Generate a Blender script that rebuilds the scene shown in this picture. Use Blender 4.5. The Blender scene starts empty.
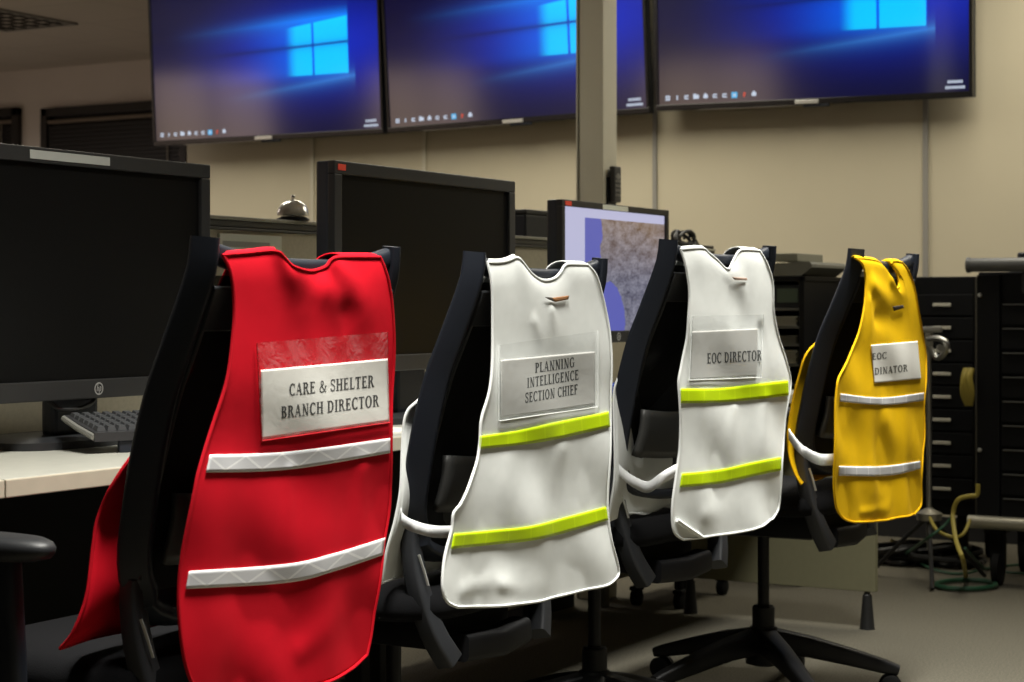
import bpy, bmesh, math, random
from mathutils import Vector, Matrix
random.seed(7)
PI = math.pi
R = math.radians
scn = bpy.context.scene
C = scn.collection
F = 1850.0            # focal length in pixels of the 1024 wide frame
CX, HY, CAMZ = 512.0, 308.0, 1.0
S30, C30 = 0.5, math.sqrt(3) / 2

# ------------------------------------------------------------------ measuring helpers
def ray(px, py):
    r, u = (px - CX) / F, -(py - HY) / F
    return Vector((S30 * r + C30, -C30 * r + S30, u))       # per metre of depth
EYE = Vector((0, 0, CAMZ))
def at(px, py, x=None, y=None, z=None, Z=None):
    d = ray(px, py)
    if x is not None: k = x / d.x
    elif y is not None: k = y / d.y
    elif z is not None: k = (z - CAMZ) / d.z
    else: k = Z
    return EYE + d * k

# ------------------------------------------------------------------ materials
class N:
    """a tiny expression builder for shader maths"""
    nt = None
    def __init__(s, sock): s.s = sock
    @staticmethod
    def op(o, *a):
        n = N.nt.nodes.new('ShaderNodeMath'); n.operation = o
        for i, v in enumerate(a):
            if isinstance(v, N): N.nt.links.new(v.s, n.inputs[i])
            else: n.inputs[i].default_value = v
        return N(n.outputs[0])
    def __add__(a, b): return N.op('ADD', a, b)
    __radd__ = __add__
    def __sub__(a, b): return N.op('SUBTRACT', a, b)
    def __rsub__(a, b): return N.op('SUBTRACT', b, a)
    def __mul__(a, b): return N.op('MULTIPLY', a, b)
    __rmul__ = __mul__
    def __truediv__(a, b): return N.op('DIVIDE', a, b)
    def abs(a): return N.op('ABSOLUTE', a)
    def clamp(a): return N.op('MINIMUM', N.op('MAXIMUM', a, 0.0), 1.0)
    def frac(a): return N.op('FRACT', a)
    def lt(a, b): return N.op('LESS_THAN', a, b)
    def gt(a, b): return N.op('GREATER_THAN', a, b)
    def exp(a): return N.op('EXPONENT', a)
def step(a, e0, e1):                         # smooth ramp 0..1
    t = ((a - e0) / (e1 - e0)).clamp() if not isinstance(e0, N) and not isinstance(e1, N) else ((a - e0) / (e1 - e0)).clamp()
    return t * t * (3.0 - 2.0 * t)

def sset(b, **kw):
    for k, v in kw.items():
        i = b.inputs.get(k)
        if i is not None: i.default_value = v
def new_mat(name):
    m = bpy.data.materials.new(name); m.use_nodes = True
    b = m.node_tree.nodes['Principled BSDF']
    return m, m.node_tree, b
def pmat(name, col, rough=.5, metal=0, noise=0, scale=60, bump=0, bscale=None, spec=None, wave=None):
    m, nt, b = new_mat(name)
    c = (*col, 1)
    sset(b, **{'Base Color': c, 'Roughness': rough, 'Metallic': metal})
    if spec is not None: sset(b, **{'Specular IOR Level': spec})
    tc = nt.nodes.new('ShaderNodeTexCoord')
    if noise:
        n = nt.nodes.new('ShaderNodeTexNoise'); n.inputs['Scale'].default_value = scale; n.inputs['Detail'].default_value = 4
        nt.links.new(tc.outputs['Object'], n.inputs['Vector'])
        mr = nt.nodes.new('ShaderNodeMapRange'); mr.inputs[1].default_value = .3; mr.inputs[2].default_value = .7
        mr.inputs[3].default_value = 1 - noise; mr.inputs[4].default_value = 1 + noise
        nt.links.new(n.outputs[0], mr.inputs[0])
        mx = nt.nodes.new('ShaderNodeVectorMath'); mx.operation = 'SCALE'; mx.inputs[0].default_value = col
        nt.links.new(mr.outputs[0], mx.inputs['Scale']); nt.links.new(mx.outputs[0], b.inputs['Base Color'])
    if bump:
        n2 = nt.nodes.new('ShaderNodeTexNoise'); n2.inputs['Scale'].default_value = bscale or scale; n2.inputs['Detail'].default_value = 3
        nt.links.new(tc.outputs['Object'], n2.inputs['Vector'])
        bp = nt.nodes.new('ShaderNodeBump'); bp.inputs['Strength'].default_value = bump; bp.inputs['Distance'].default_value = .003
        nt.links.new(n2.outputs[0], bp.inputs['Height']); nt.links.new(bp.outputs[0], b.inputs['Normal'])
    return m
def tile_ceiling(name, col):
    m, nt, b = new_mat(name)
    tc = nt.nodes.new('ShaderNodeTexCoord')
    br = nt.nodes.new('ShaderNodeTexBrick'); br.offset = 0
    br.inputs['Scale'].default_value = 1; br.inputs['Brick Width'].default_value = .61; br.inputs['Row Height'].default_value = .61
    br.inputs['Mortar Size'].default_value = .006
    br.inputs['Color1'].default_value = (*col, 1); br.inputs['Color2'].default_value = (*[c * .96 for c in col], 1)
    br.inputs['Mortar'].default_value = (*[c * .8 for c in col], 1)
    nt.links.new(tc.outputs['Object'], br.inputs['Vector']); nt.links.new(br.outputs[0], b.inputs['Base Color'])
    sset(b, Roughness=.95)
    return m
def fabric(name, col, rough=.85, sheen=.0, trans=None):
    m, nt, b = new_mat(name)
    tc = nt.nodes.new('ShaderNodeTexCoord')
    n = nt.nodes.new('ShaderNodeTexNoise'); n.inputs['Scale'].default_value = 14; n.inputs['Detail'].default_value = 5
    nt.links.new(tc.outputs['Object'], n.inputs['Vector'])
    mr = nt.nodes.new('ShaderNodeMapRange'); mr.inputs[1].default_value = .3; mr.inputs[2].default_value = .7
    mr.inputs[3].default_value = .93; mr.inputs[4].default_value = 1.05
    nt.links.new(n.outputs[0], mr.inputs[0])
    mx = nt.nodes.new('ShaderNodeVectorMath'); mx.operation = 'SCALE'; mx.inputs[0].default_value = col
    nt.links.new(mr.outputs[0], mx.inputs['Scale']); nt.links.new(mx.outputs[0], b.inputs['Base Color'])
    w = nt.nodes.new('ShaderNodeTexNoise'); w.inputs['Scale'].default_value = 900; w.inputs['Detail'].default_value = 2
    w2 = nt.nodes.new('ShaderNodeTexNoise'); w2.inputs['Scale'].default_value = 22; w2.inputs['Detail'].default_value = 4
    nt.links.new(tc.outputs['Object'], w.inputs['Vector']); nt.links.new(tc.outputs['Object'], w2.inputs['Vector'])
    b1 = nt.nodes.new('ShaderNodeBump'); b1.inputs['Strength'].default_value = .25; b1.inputs['Distance'].default_value = .0008
    b2 = nt.nodes.new('ShaderNodeBump'); b2.inputs['Strength'].default_value = .13; b2.inputs['Distance'].default_value = .004
    nt.links.new(w.outputs[0], b1.inputs['Height']); nt.links.new(w2.outputs[0], b2.inputs['Height'])
    nt.links.new(b2.outputs[0], b1.inputs['Normal']); nt.links.new(b1.outputs[0], b.inputs['Normal'])
    sset(b, Roughness=rough, **{'Specular IOR Level': .12, 'Sheen Weight': sheen})
    return m
def clear_plastic(name, tint=(1, 1, 1), haze=.12):
    m, nt, b = new_mat(name)
    out = nt.nodes['Material Output']
    tr = nt.nodes.new('ShaderNodeBsdfTransparent'); tr.inputs[0].default_value = (.97, .97, .97, 1)
    sset(b, **{'Base Color': (*tint, 1), 'Roughness': .18, 'Specular IOR Level': .8})
    tc = nt.nodes.new('ShaderNodeTexCoord')
    n = nt.nodes.new('ShaderNodeTexNoise'); n.inputs['Scale'].default_value = 26; n.inputs['Detail'].default_value = 3; n.inputs['Distortion'].default_value = 1.2
    nt.links.new(tc.outputs['Object'], n.inputs['Vector'])
    bp = nt.nodes.new('ShaderNodeBump'); bp.inputs['Strength'].default_value = .9; bp.inputs['Distance'].default_value = .006
    nt.links.new(n.outputs[0], bp.inputs['Height']); nt.links.new(bp.outputs[0], b.inputs['Normal'])
    mx = nt.nodes.new('ShaderNodeMixShader'); mx.inputs[0].default_value = haze
    nt.links.new(tr.outputs[0], mx.inputs[1]); nt.links.new(b.outputs[0], mx.inputs[2]); nt.links.new(mx.outputs[0], out.inputs[0])
    return m
def mesh_fabric(name, col, hole):
    m, nt, b = new_mat(name)
    out = nt.nodes['Material Output']
    tr = nt.nodes.new('ShaderNodeBsdfTransparent')
    sset(b, **{'Base Color': (*col, 1), 'Roughness': .8, 'Specular IOR Level': .2})
    mx = nt.nodes.new('ShaderNodeMixShader'); mx.inputs[0].default_value = hole
    nt.links.new(b.outputs[0], mx.inputs[1]); nt.links.new(tr.outputs[0], mx.inputs[2]); nt.links.new(mx.outputs[0], out.inputs[0])
    return m
def reflective(name, col, line, rough=.35, pattern='zigzag', spec=.6):
    m, nt, b = new_mat(name); N.nt = nt
    uv = nt.nodes.new('ShaderNodeUVMap')
    sp = nt.nodes.new('ShaderNodeSeparateXYZ'); nt.links.new(uv.outputs[0], sp.inputs[0])
    u, v = N(sp.outputs[0]), N(sp.outputs[1])
    if pattern == 'zigzag':
        tri = ((u * 5.0).frac() * 2.0 - 1.0).abs()
        k = ((v - (.12 + .76 * tri)).abs().lt(.07) + ((v - .5).abs().gt(.43))).clamp()
    else:
        k = (((u * 7.0).frac() - .5).abs().lt(.03) + ((v - .5).abs().gt(.44))).clamp()
    mc = nt.nodes.new('ShaderNodeMix'); mc.data_type = 'RGBA'
    mc.inputs[6].default_value = (*col, 1); mc.inputs[7].default_value = (*line, 1)
    nt.links.new(k.s, mc.inputs[0]); nt.links.new(mc.outputs[2], b.inputs['Base Color'])
    sset(b, Roughness=rough, **{'Specular IOR Level': spec})
    return m
def screen_combine(nt, b, r, g, bl, strength=1.0):
    cc = nt.nodes.new('ShaderNodeCombineXYZ')
    for i, q in enumerate((r, g, bl)):
        if isinstance(q, N): nt.links.new(q.s, cc.inputs[i])
        else: cc.inputs[i].default_value = q
    nt.links.new(cc.outputs[0], b.inputs['Emission Color'])
    sset(b, **{'Emission Strength': strength, 'Base Color': (.012, .012, .014, 1), 'Roughness': .3, 'Specular IOR Level': .6})
def uvs(nt):
    N.nt = nt
    uv = nt.nodes.new('ShaderNodeUVMap'); sp = nt.nodes.new('ShaderNodeSeparateXYZ')
    nt.links.new(uv.outputs[0], sp.inputs[0])
    return N(sp.outputs[0]), N(sp.outputs[1]), uv
def wallpaper():
    m, nt, b = new_mat('blue_desktop_wallpaper')
    u, v, uv = uvs(nt)
    yb = .548 + (u - .875) * .05                       # horizontal bar, drooping to the left
    d = v - yb
    # four panes seen at a slant: taller on the right
    top = .165 + (u - .875) * .14; bot = -.20 - (u - .875) * .06
    inp = step(u, .60, .66) * u.lt(.872) * step(top - d, 0., .012) * step(d - bot, 0., .012)
    bar = ((u - .725).abs().lt(.005) * (d.abs().lt(.20))) + d.abs().lt(.006) * u.gt(.58)
    panes = (inp * (1.0 - bar.clamp())).clamp()
    du = u - .78
    glow = (-1.0 * (du * du * 7.0 + d * d * 12.0)).exp()
    fan = step(u, .05, .75) * u.lt(.875)
    w = .21 * step(u, .35, .9)
    b1 = ((d - (.165 + (u - .875) * .02)).abs() * -30.0).exp() * fan
    b2 = ((d + (.215 - (u - .875) * .14)).abs() * -34.0).exp() * step(u, .3, .85) * u.lt(.9)
    beam = step(.24 - d.abs(), 0., .1) * fan
    dark = ((d.abs()) * -60.0).exp() * step(u, .15, .45) * u.lt(.875) * .6
    nz = nt.nodes.new('ShaderNodeTexNoise'); nz.inputs['Scale'].default_value = 3.2; nz.inputs['Detail'].default_value = 3
    nt.links.new(uv.outputs[0], nz.inputs['Vector'])
    fog = N(nz.outputs[0])
    base = step(u, -.1, .5) * .5 + .25
    lowfade = step(v, -.05, .45)
    k = 1.0 - dark
    r = b2 * .03 + b1 * .004
    g = (panes * .46 + beam * (.012 + .10 * step(u, .35, .75)) + b1 * .12 + b2 * .17 + glow * .018) * k
    bl = (panes * .40 + beam * (.14 + .30 * step(u, .3, .75)) + b1 * .28 + b2 * .32 + glow * .46 + .025 * base + .03 * fog * lowfade) * k
    screen_combine(nt, b, r, g, bl, 1.0)
    sset(b, Roughness=.10, **{'Specular IOR Level': 1.0})
    return m
def map_screen():
    m, nt, b = new_mat('map_application_screen')
    u, v, uv = uvs(nt)
    def noise(s, d=5, off=0):
        n = nt.nodes.new('ShaderNodeTexNoise'); n.inputs['Scale'].default_value = s; n.inputs['Detail'].default_value = d
        mp = nt.nodes.new('ShaderNodeMapping'); mp.inputs['Location'].default_value = (off, off * .7, 0)
        nt.links.new(uv.outputs[0], mp.inputs[0]); nt.links.new(mp.outputs[0], n.inputs['Vector'])
        return N(n.outputs[0])
    n1, n2, n3 = noise(4, 6), noise(14, 5, 3), noise(2.5, 4, 8)
    white = (u.lt(.20) + v.gt(.925)).clamp()
    coast = .335 + (n1 - .5) * .22
    bx, by = (u - .42) / .17, (v - .05) / .36
    bay = (bx * bx + by * by + (n2 - .5) * .5).lt(1.0)
    sea = (u.lt(coast) + bay * (1.0 - u.lt(.3))).clamp() * (1.0 - white)
    land = (1.0 - white) * (1.0 - sea)
    brown = step(v, .35, .95) * n3 * 1.5
    n4 = noise(48, 4, 5)
    t = .15 + (n2 - .5) * .36 + (n4 - .5) * .30
    r = white * .47 + sea * .10 + land * (t + brown * .10)
    g = white * .47 + sea * .11 + land * (t + brown * .03)
    bl = white * .66 + sea * .42 + land * (t * 1.15 + .03 - brown * .06)
    screen_combine(nt, b, r, g, bl, 1.0)
    return m
def emit(name, col, s=1.0):
    m, nt, b = new_mat(name)
    sset(b, **{'Base Color': (0, 0, 0, 1), 'Emission Color': (*col, 1), 'Emission Strength': s, 'Roughness': .5})
    return m

M = dict(
    wall=pmat('wall_paint', (.60, .545, .41), .75, noise=.02, scale=3, bump=.15, bscale=300),
    far_wall=pmat('far_wall_paint', (.76, .70, .65), .8, noise=.02, scale=3),
    dimwall=pmat('low_bounce_wall', (.13, .125, .115), .95),  # unseen walls coloured dark to keep bounce light off the vests
    ceiling=tile_ceiling('ceiling_tile', (.58, .53, .47)),
    carpet=pmat('grey_carpet', (.112, .102, .076), .95, noise=.35, scale=160, bump=.6, bscale=500),
    trim=pmat('raceway_trim', (.30, .29, .27), .5), palestrip=pmat('pale_seam', (.62, .58, .47), .6),
    desk=pmat('pale_laminate', (.46, .455, .40), .35, noise=.04, scale=40), deskedge=pmat('desk_edge_band', (.50, .46, .36), .45, noise=.04, scale=30),
    panelgrey=pmat('desk_panel_grey', (.18, .17, .10), .6, noise=.03), blackfoot=pmat('black_foot', (.015, .015, .015), .5),
    plastic=pmat('black_plastic', (.014, .017, .025), .45, bump=.15, bscale=700, spec=.35),
    plastic2=pmat('dark_grey_plastic', (.013, .014, .016), .5, bump=.1, bscale=600),
    basep=pmat('black_nylon_base', (.007, .007, .008), .5, spec=.3), mech=pmat('dark_mechanism', (.007, .007, .008), .6, spec=.2), brace=pmat('back_shell_plastic', (.030, .032, .037), .5), lumbar=pmat('grey_lumbar_plastic', (.055, .055, .053), .5),
    meshf=mesh_fabric('black_mesh_fabric', (.010, .010, .011), .10),
    cushion=pmat('black_upholstery', (.006, .006, .007), 1.0, spec=.15, bump=.3, bscale=500),
    bezel=pmat('monitor_bezel', (.020, .020, .020), .4), screenoff=pmat('switched_off_screen', (.003, .003, .003), .35, spec=.18),
    casing=pmat('monitor_casing', (.02, .022, .028), .4),
    tvbezel=pmat('tv_bezel', (.006, .006, .007), .25), silver=pmat('silver_plate', (.62, .62, .60), .35, .6),
    chrome=pmat('chrome', (.88, .88, .86), .24, .8), steel=pmat('brushed_steel', (.5, .5, .48), .35, .9),
    railgroove=pmat('rail_groove', (.06, .06, .05), .5), rail=pmat('rail_dark_grey', (.20, .20, .16), .45), railcap=pmat('rail_cap', (.36, .35, .29), .4), partition=pmat('partition_fabric', (.48, .44, .33), .95, noise=.06, scale=120, bump=.3, bscale=500),
    pole=pmat('pole_paint', (.62, .59, .48), .55), poleshade=pmat('pole_shaded_side', (.47, .43, .33), .55),  # second colour is the pole darkened for its shaded side
    red=fabric('red_cotton', (.60, .004, .016)), redpipe=fabric('red_binding', (.52, .004, .014)),
    white=fabric('white_polyester', (.79, .81, .79), .7), whitepipe=fabric('white_binding', (.84, .86, .85), .75),
    yellow=fabric('yellow_polyester', (.80, .48, .004), .7), yellowpipe=fabric('yellow_binding', (.74, .42, .004)),
    orange=fabric('orange_lining', (.75, .26, .01)),
    silverstrip=reflective('silver_reflective_strip', (.62, .62, .64), (.80, .80, .80), .3),
    limestrip=reflective('lime_reflective_strip', (.52, .72, .004), (.60, .80, .01), .35, 'cell'),
    silvercell=reflective('glossy_silver_strip', (.62, .63, .66), (.85, .85, .86), .22, 'cell', .9),
    elastic=fabric('white_elastic', (.78, .79, .80), .8),
    card=pmat('paper_card', (.78, .77, .72), .7), cardgrey=pmat('paper_card_in_sleeve', (.56, .555, .53), .6),
    ink=pmat('black_ink', (.006, .006, .006), .7), greyink=pmat('faded_ink', (.05, .05, .04), .7),
    vinyl=clear_plastic('clear_vinyl', (.9, .9, .9), .085), frosted=clear_plastic('frosted_vinyl', (.50, .54, .55), .13),
    tab=pmat('brown_hook_tab', (.28, .12, .04), .7), darktab=pmat('dark_hook_tab', (.03, .02, .012), .8), greytab=pmat('grey_slot', (.35, .24, .18), .8),
    sticker=pmat('red_sticker', (.70, .06, .03), .5), label=pmat('pale_label', (.68, .70, .60), .5), label2=pmat('grey_label', (.33, .34, .31), .5),
    key=pmat('keycap', (.05, .052, .055), .45), kbd=pmat('keyboard_case', (.03, .03, .032), .4), kbdedge=pmat('keyboard_rim', (.20, .20, .18), .4),
    cab=pmat('black_cabinet_paint', (.005, .0055, .007), .5, noise=.1, scale=8, spec=.2), cab2=pmat('cabinet_front', (.006, .0065, .008), .5, spec=.2),
    slot=pmat('pale_card_slot', (.60, .58, .50), .5), drawerline=pmat('drawer_pull_edge', (.12, .12, .115), .35, .3),
    tube=pmat('grey_tube', (.13, .135, .14), .4, .2), alutube=pmat('aluminium_tube', (.45, .43, .36), .35, .7),
    windowframe=pmat('dark_window_frame', (.018, .014, .012), .5), blind=pmat('dark_blind', (.006, .005, .005), .55), blindlit=pmat('blind_head_rail', (.20, .16, .12), .5), cord=pmat('blind_cord', (.3, .27, .22), .6),
    glassdark=pmat('dark_window_glass', (.006, .006, .008), .15),
    yellowcable=pmat('yellow_cable', (.36, .29, .05), .5), greencable=pmat('green_cable', (.010, .06, .028), .5), blackcable=pmat('black_cable', (.012, .012, .012), .5),
    greytray=pmat('grey_device', (.16, .16, .14), .5), paper=pmat('stacked_paper', (.42, .41, .36), .7), greenbox=pmat('green_display', (.09, .13, .10), .5),
    blue=pmat('blue_pouch', (.012, .05, .36), .6, bump=.4, bscale=30), limepad=pmat('lime_notepad', (.42, .48, .08), .6), bluestripe=pmat('blue_print', (.03, .06, .22), .6),
    louver=pmat('troffer_louver', (.10, .10, .10), .25, .8), lamp=emit('fluorescent_tube', (1, .93, .78), 1.2), trofframe=pmat('troffer_frame', (.25, .24, .22), .5),
    glowpane=emit('reflection_glow', (1, .72, .55), 1.7),
    wallpaper=wallpaper(), mapscreen=map_screen(),
    icon=emit('taskbar_icon_white', (.55, .62, .75)), iconblue=emit('taskbar_icon_blue', (.10, .45, .80)), iconred=emit('taskbar_icon_red', (.6, .08, .05)),
    zip=pmat('white_zip_tie', (.55, .55, .52), .5), remote=pmat('remote_dark', (.035, .035, .035), .5), remotekey=pmat('remote_key', (.22, .22, .20), .5),
    caster=pmat('caster_rubber', (.006, .006, .006), .7, spec=.2),
)

# ------------------------------------------------------------------ mesh builder
class MB:
    def __init__(s): s.bm = bmesh.new(); s.uv = s.bm.loops.layers.uv.new('UVMap'); s.mi = 0
    def face(s, vs):
        try:
            f = s.bm.faces.new(vs); f.material_index = s.mi; return f
        except ValueError: return None
    def box(s, a, b, bev=0, rot=None, piv=None):
        a, b = Vector(a), Vector(b)
        r = bmesh.ops.create_cube(s.bm, size=1)
        vs = r['verts']
        for v in vs:
            v.co = Vector([(a[i] + b[i]) / 2 + v.co[i] * abs(b[i] - a[i]) for i in range(3)])
        fs = {f for v in vs for f in v.link_faces}
        for f in fs: f.material_index = s.mi
        if bev:
            es = list({e for v in vs for e in v.link_edges})
            r2 = bmesh.ops.bevel(s.bm, geom=es, offset=bev, segments=2, affect='EDGES', profile=.6, clamp_overlap=True)
            vs = list({v for f in r2['faces'] for v in f.verts} | {v for v in vs if v.is_valid})
            for v in vs:
                for f in v.link_faces: f.material_index = s.mi
        if rot is not None:
            piv = Vector(piv or (0, 0, 0))
            for v in vs: v.co = rot @ (v.co - piv) + piv
        return vs
    def quad(s, pts, uv=None):
        f = s.face([s.bm.verts.new(p) for p in pts])
        if f and uv:
            for l, c in zip(f.loops, uv): l[s.uv].uv = c
        return f
    def grid(s, rows, uv=True):
        vv = [[s.bm.verts.new(p) for p in r] for r in rows]
        n, m = len(rows) - 1, len(rows[0]) - 1
        for i in range(n):
            for j in range(m):
                f = s.face([vv[i][j], vv[i][j + 1], vv[i + 1][j + 1], vv[i + 1][j]])
                if f and uv:
                    for l, (a, b) in zip(f.loops, ((i, j), (i, j + 1), (i + 1, j + 1), (i + 1, j))):
                        l[s.uv].uv = (b / m, 1 - a / n)
        return vv
    def sweep(s, pts, sec, up=None, closed=False, caps=True):
        """sweep a closed 2-D section [(a,b)..] or function(t)->section along pts; a along side, b along normal"""
        pts = [Vector(p) for p in pts]; n = len(pts); rings = []
        nrm = None
        for i, p in enumerate(pts):
            if closed: t = pts[(i + 1) % n] - pts[i - 1]
            else: t = pts[min(i + 1, n - 1)] - pts[max(i - 1, 0)]
            t = t.normalized()
            if up is not None:
                nr = Vector(up) - t * t.dot(Vector(up))
            else:
                if nrm is None:
                    a = Vector((0, 0, 1)) if abs(t.z) < .9 else Vector((1, 0, 0))
                    nr = a - t * t.dot(a)
                else: nr = nrm - t * t.dot(nrm)
            nr.normalize(); nrm = nr
            sd = t.cross(nr)
            sc = sec(i / max(1, n - 1)) if callable(sec) else sec
            rings.append([s.bm.verts.new(p + sd * a + nr * b) for a, b in sc])
        k = len(rings[0])
        for i in range(n if closed else n - 1):
            A, B = rings[i], rings[(i + 1) % n]
            for j in range(k): s.face([A[j], A[(j + 1) % k], B[(j + 1) % k], B[j]])
        if not closed and caps:
            s.face(list(reversed(rings[0]))); s.face(rings[-1])
    def tube(s, pts, r, k=10, closed=False, smooth=0):
        if smooth: pts = catmull(pts, smooth, closed)
        f = r if callable(r) else (lambda t: r)
        s.sweep(pts, lambda t: [(f(t) * math.cos(2 * PI * j / k), f(t) * math.sin(2 * PI * j / k)) for j in range(k)], closed=closed)
    def lathe(s, prof, c=(0, 0, 0), k=24, axis='z'):
        c = Vector(c); rings = []
        for r, h in prof:
            ring = []
            for j in range(k):
                a = 2 * PI * j / k; x, y = r * math.cos(a), r * math.sin(a)
                d = {'z': (x, y, h), 'y': (x, h, y), 'x': (h, x, y)}[axis]
                ring.append(s.bm.verts.new(c + Vector(d)))
            rings.append(ring)
        for A, B in zip(rings, rings[1:]):
            for j in range(k): s.face([A[j], A[(j + 1) % k], B[(j + 1) % k], B[j]])
        s.face(list(reversed(rings[0]))); s.face(rings[-1])
    def build(s, name, mats, parent=None, smooth=35, solid=0, bevel=0):
        bmesh.ops.recalc_face_normals(s.bm, faces=s.bm.faces)
        me = bpy.data.meshes.new(name); s.bm.to_mesh(me); s.bm.free()
        for m in (mats if isinstance(mats, (list, tuple)) else [mats]): me.materials.append(m)
        o = bpy.data.objects.new(name, me); C.objects.link(o)
        if parent is not None: o.parent = parent
        if solid:
            md = o.modifiers.new('thickness', 'SOLIDIFY'); md.thickness = solid; md.offset = 0
        if bevel:
            md = o.modifiers.new('bevel', 'BEVEL'); md.width = bevel; md.segments = 2; md.limit_method = 'ANGLE'
        if smooth:
            for p in me.polygons: p.use_smooth = True
            if smooth < 180: me.set_sharp_from_angle(angle=R(smooth))
        return o
def catmull(pts, n=8, closed=False):
    P = [Vector(p) for p in pts]; out = []; m = len(P)
    g = (lambda i: P[i % m]) if closed else (lambda i: P[max(0, min(m - 1, i))])
    for i in range(m if closed else m - 1):
        a, b, c, d = g(i - 1), g(i), g(i + 1), g(i + 2)
        for k in range(n):
            t = k / n
            out.append(.5 * ((2 * b) + (c - a) * t + (2 * a - 5 * b + 4 * c - d) * t * t + (3 * b - 3 * c + d - a) * t ** 3))
    if not closed: out.append(P[-1])
    return out
def rrect(w, h, r, k=3):
    out = []
    for cx, cy, a0 in ((w / 2 - r, h / 2 - r, 0), (-w / 2 + r, h / 2 - r, 90), (-w / 2 + r, -h / 2 + r, 180), (w / 2 - r, -h / 2 + r, 270)):
        for i in range(k + 1):
            a = R(a0 + 90 * i / k); out.append((cx + r * math.cos(a), cy + r * math.sin(a)))
    return out
def lerp(tab, x):
    tab = sorted(tab)
    if x <= tab[0][0]: return tab[0][1]
    for (a, p), (b, q) in zip(tab, tab[1:]):
        if x <= b:
            t = (x - a) / (b - a); return p + (q - p) * t
    return tab[-1][1]
def slerp(tab, x):           # smooth interpolation (catmull in y)
    tab = sorted(tab); n = len(tab)
    if x <= tab[0][0]: return tab[0][1]
    if x >= tab[-1][0]: return tab[-1][1]
    for i in range(n - 1):
        if x <= tab[i + 1][0]:
            t = (x - tab[i][0]) / (tab[i + 1][0] - tab[i][0])
            h = tab[i + 1][0] - tab[i][0]
            def sl(j):
                a, b = tab[max(0, j - 1)], tab[min(n - 1, j + 1)]
                return (b[1] - a[1]) / (b[0] - a[0])
            m0, m1 = sl(i) * h, sl(i + 1) * h
            p0, p1 = tab[i][1], tab[i + 1][1]
            return (2 * t**3 - 3 * t * t + 1) * p0 + (t**3 - 2 * t * t + t) * m0 + (-2 * t**3 + 3 * t * t) * p1 + (t**3 - t * t) * m1
def thing(name, label, cat, loc=(0, 0, 0), rz=0, group=None):
    o = bpy.data.objects.new(name, None); C.objects.link(o); o.empty_display_size = .05
    o.location = loc; o.rotation_euler = (0, 0, rz); return tag(o, label, cat, group)
def tag(o, label, cat, group=None):
    o['label'] = label; o['category'] = cat
    if group: o['group'] = group
    return o
def struct(o, label=None):
    o['kind'] = 'structure'
    if label: o['label'] = label
    return o
def copy_tree(o, parent=None):
    c = o.copy(); C.objects.link(c)
    if parent is not None: c.parent = parent
    for ch in [x for x in bpy.data.objects if x.parent == o]: copy_tree(ch, c)
    return c

# ------------------------------------------------------------------ the room
CEIL = 2.75
XW, XF = 7.85, 10.0                       # screen wall, far wall of the deeper bay
Y_END = at(187, 200, x=XW).y
X0, YR, YL = -7.0, -2.6, 11.0
def plate(name, a, b, m, label):
    q = MB(); q.box(a, b); return struct(q.build(name, M[m], smooth=0), label)
plate('floor', (X0, YR, -.1), (XF, YL, 0), 'carpet', 'grey short pile carpet floor')
plate('ceiling', (X0, YR, CEIL), (XF, YL, CEIL + .1), 'ceiling', 'dim tiled office ceiling')
plate('wall_front', (XW, YR, 0), (XW + .16, Y_END, CEIL), 'wall', 'beige wall behind the hung screens')
plate('wall_far', (XF, YR, 0), (XF + .12, YL, CEIL), 'far_wall', 'dim wall of the deeper bay with dark windows')
plate('wall_right', (X0, YR - .12, 0), (XF, YR, CEIL), 'dimwall', 'unseen side wall darkened to cut bounce light')
plate('wall_left', (X0, YL, 0), (XF, YL + .12, CEIL), 'far_wall', 'dim side wall')
plate('wall_back', (X0 - .12, YR, 0), (X0, YL, CEIL), 'dimwall', 'unseen wall behind the viewer, darkened to cut bounce light')
def strip(n, px, w, m, z0=.1, label='vertical seam strip on the beige wall'):
    y = at(px, 200, x=XW).y
    q = MB(); q.box((XW - .012, y - w / 2, z0), (XW, y + w / 2, CEIL)); struct(q.build('trim_%d' % n, M[m], smooth=0), label)
strip(1, 926, .022, 'trim', label='grey cable raceway on the beige wall'); strip(2, 655.5, .02, 'trim'); strip(3, 425, .02, 'palestrip'); strip(4, 313, .02, 'palestrip')
q = MB(); q.box((XW - .014, YR, 0), (XW, Y_END, .1), .003); struct(q.build('baseboard_front', M['plastic2'], smooth=0), 'dark rubber baseboard under the screen wall')
def window(n, px0, px1, py):
    y1, y0 = at(px0, py, x=XF).y, at(px1, py, x=XF).y
    z1 = at((px0 + px1) / 2, py, x=XF).z; z0 = .95
    q = MB(); f = .06
    for a, b in (((y0, z0), (y0 + f, z1)), ((y1 - f, z0), (y1, z1)), ((y0, z1 - f), (y1, z1)), ((y0, z0), (y1, z0 + f))):
        q.box((XF - .05, a[0], a[1]), (XF + .0, b[0], b[1]), .004)
    w = struct(q.build('window_%d' % n, M['windowframe'], smooth=0), 'dark framed window with lowered dark blind')
    q = MB(); q.box((XF - .012, y0 + f, z0 + f), (XF - .006, y1 - f, z1 - f)); q.build('pane', M['glassdark'], w, smooth=0)
    q = MB(); z = z1 - f - .10
    while z > z0 + f:
        q.box((XF - .034, y0 + f + .01, z), (XF - .02, y1 - f - .01, z + .026)); z -= .03
    q.build('blind', M['blind'], w, smooth=0)
    q = MB(); q.box((XF - .045, y0 + f + .005, z1 - f - .055), (XF - .018, y1 - f - .005, z1 - f - .03), .003); q.build('head_rail', M['blindlit'], w, smooth=0)
    q = MB(); q.tube([(XF - .05, y0 + f + .10, z1 - f - .06), (XF - .05, y0 + f + .10, z0 + .5)], .005, 6); q.build('cord', M['cord'], w)
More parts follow.
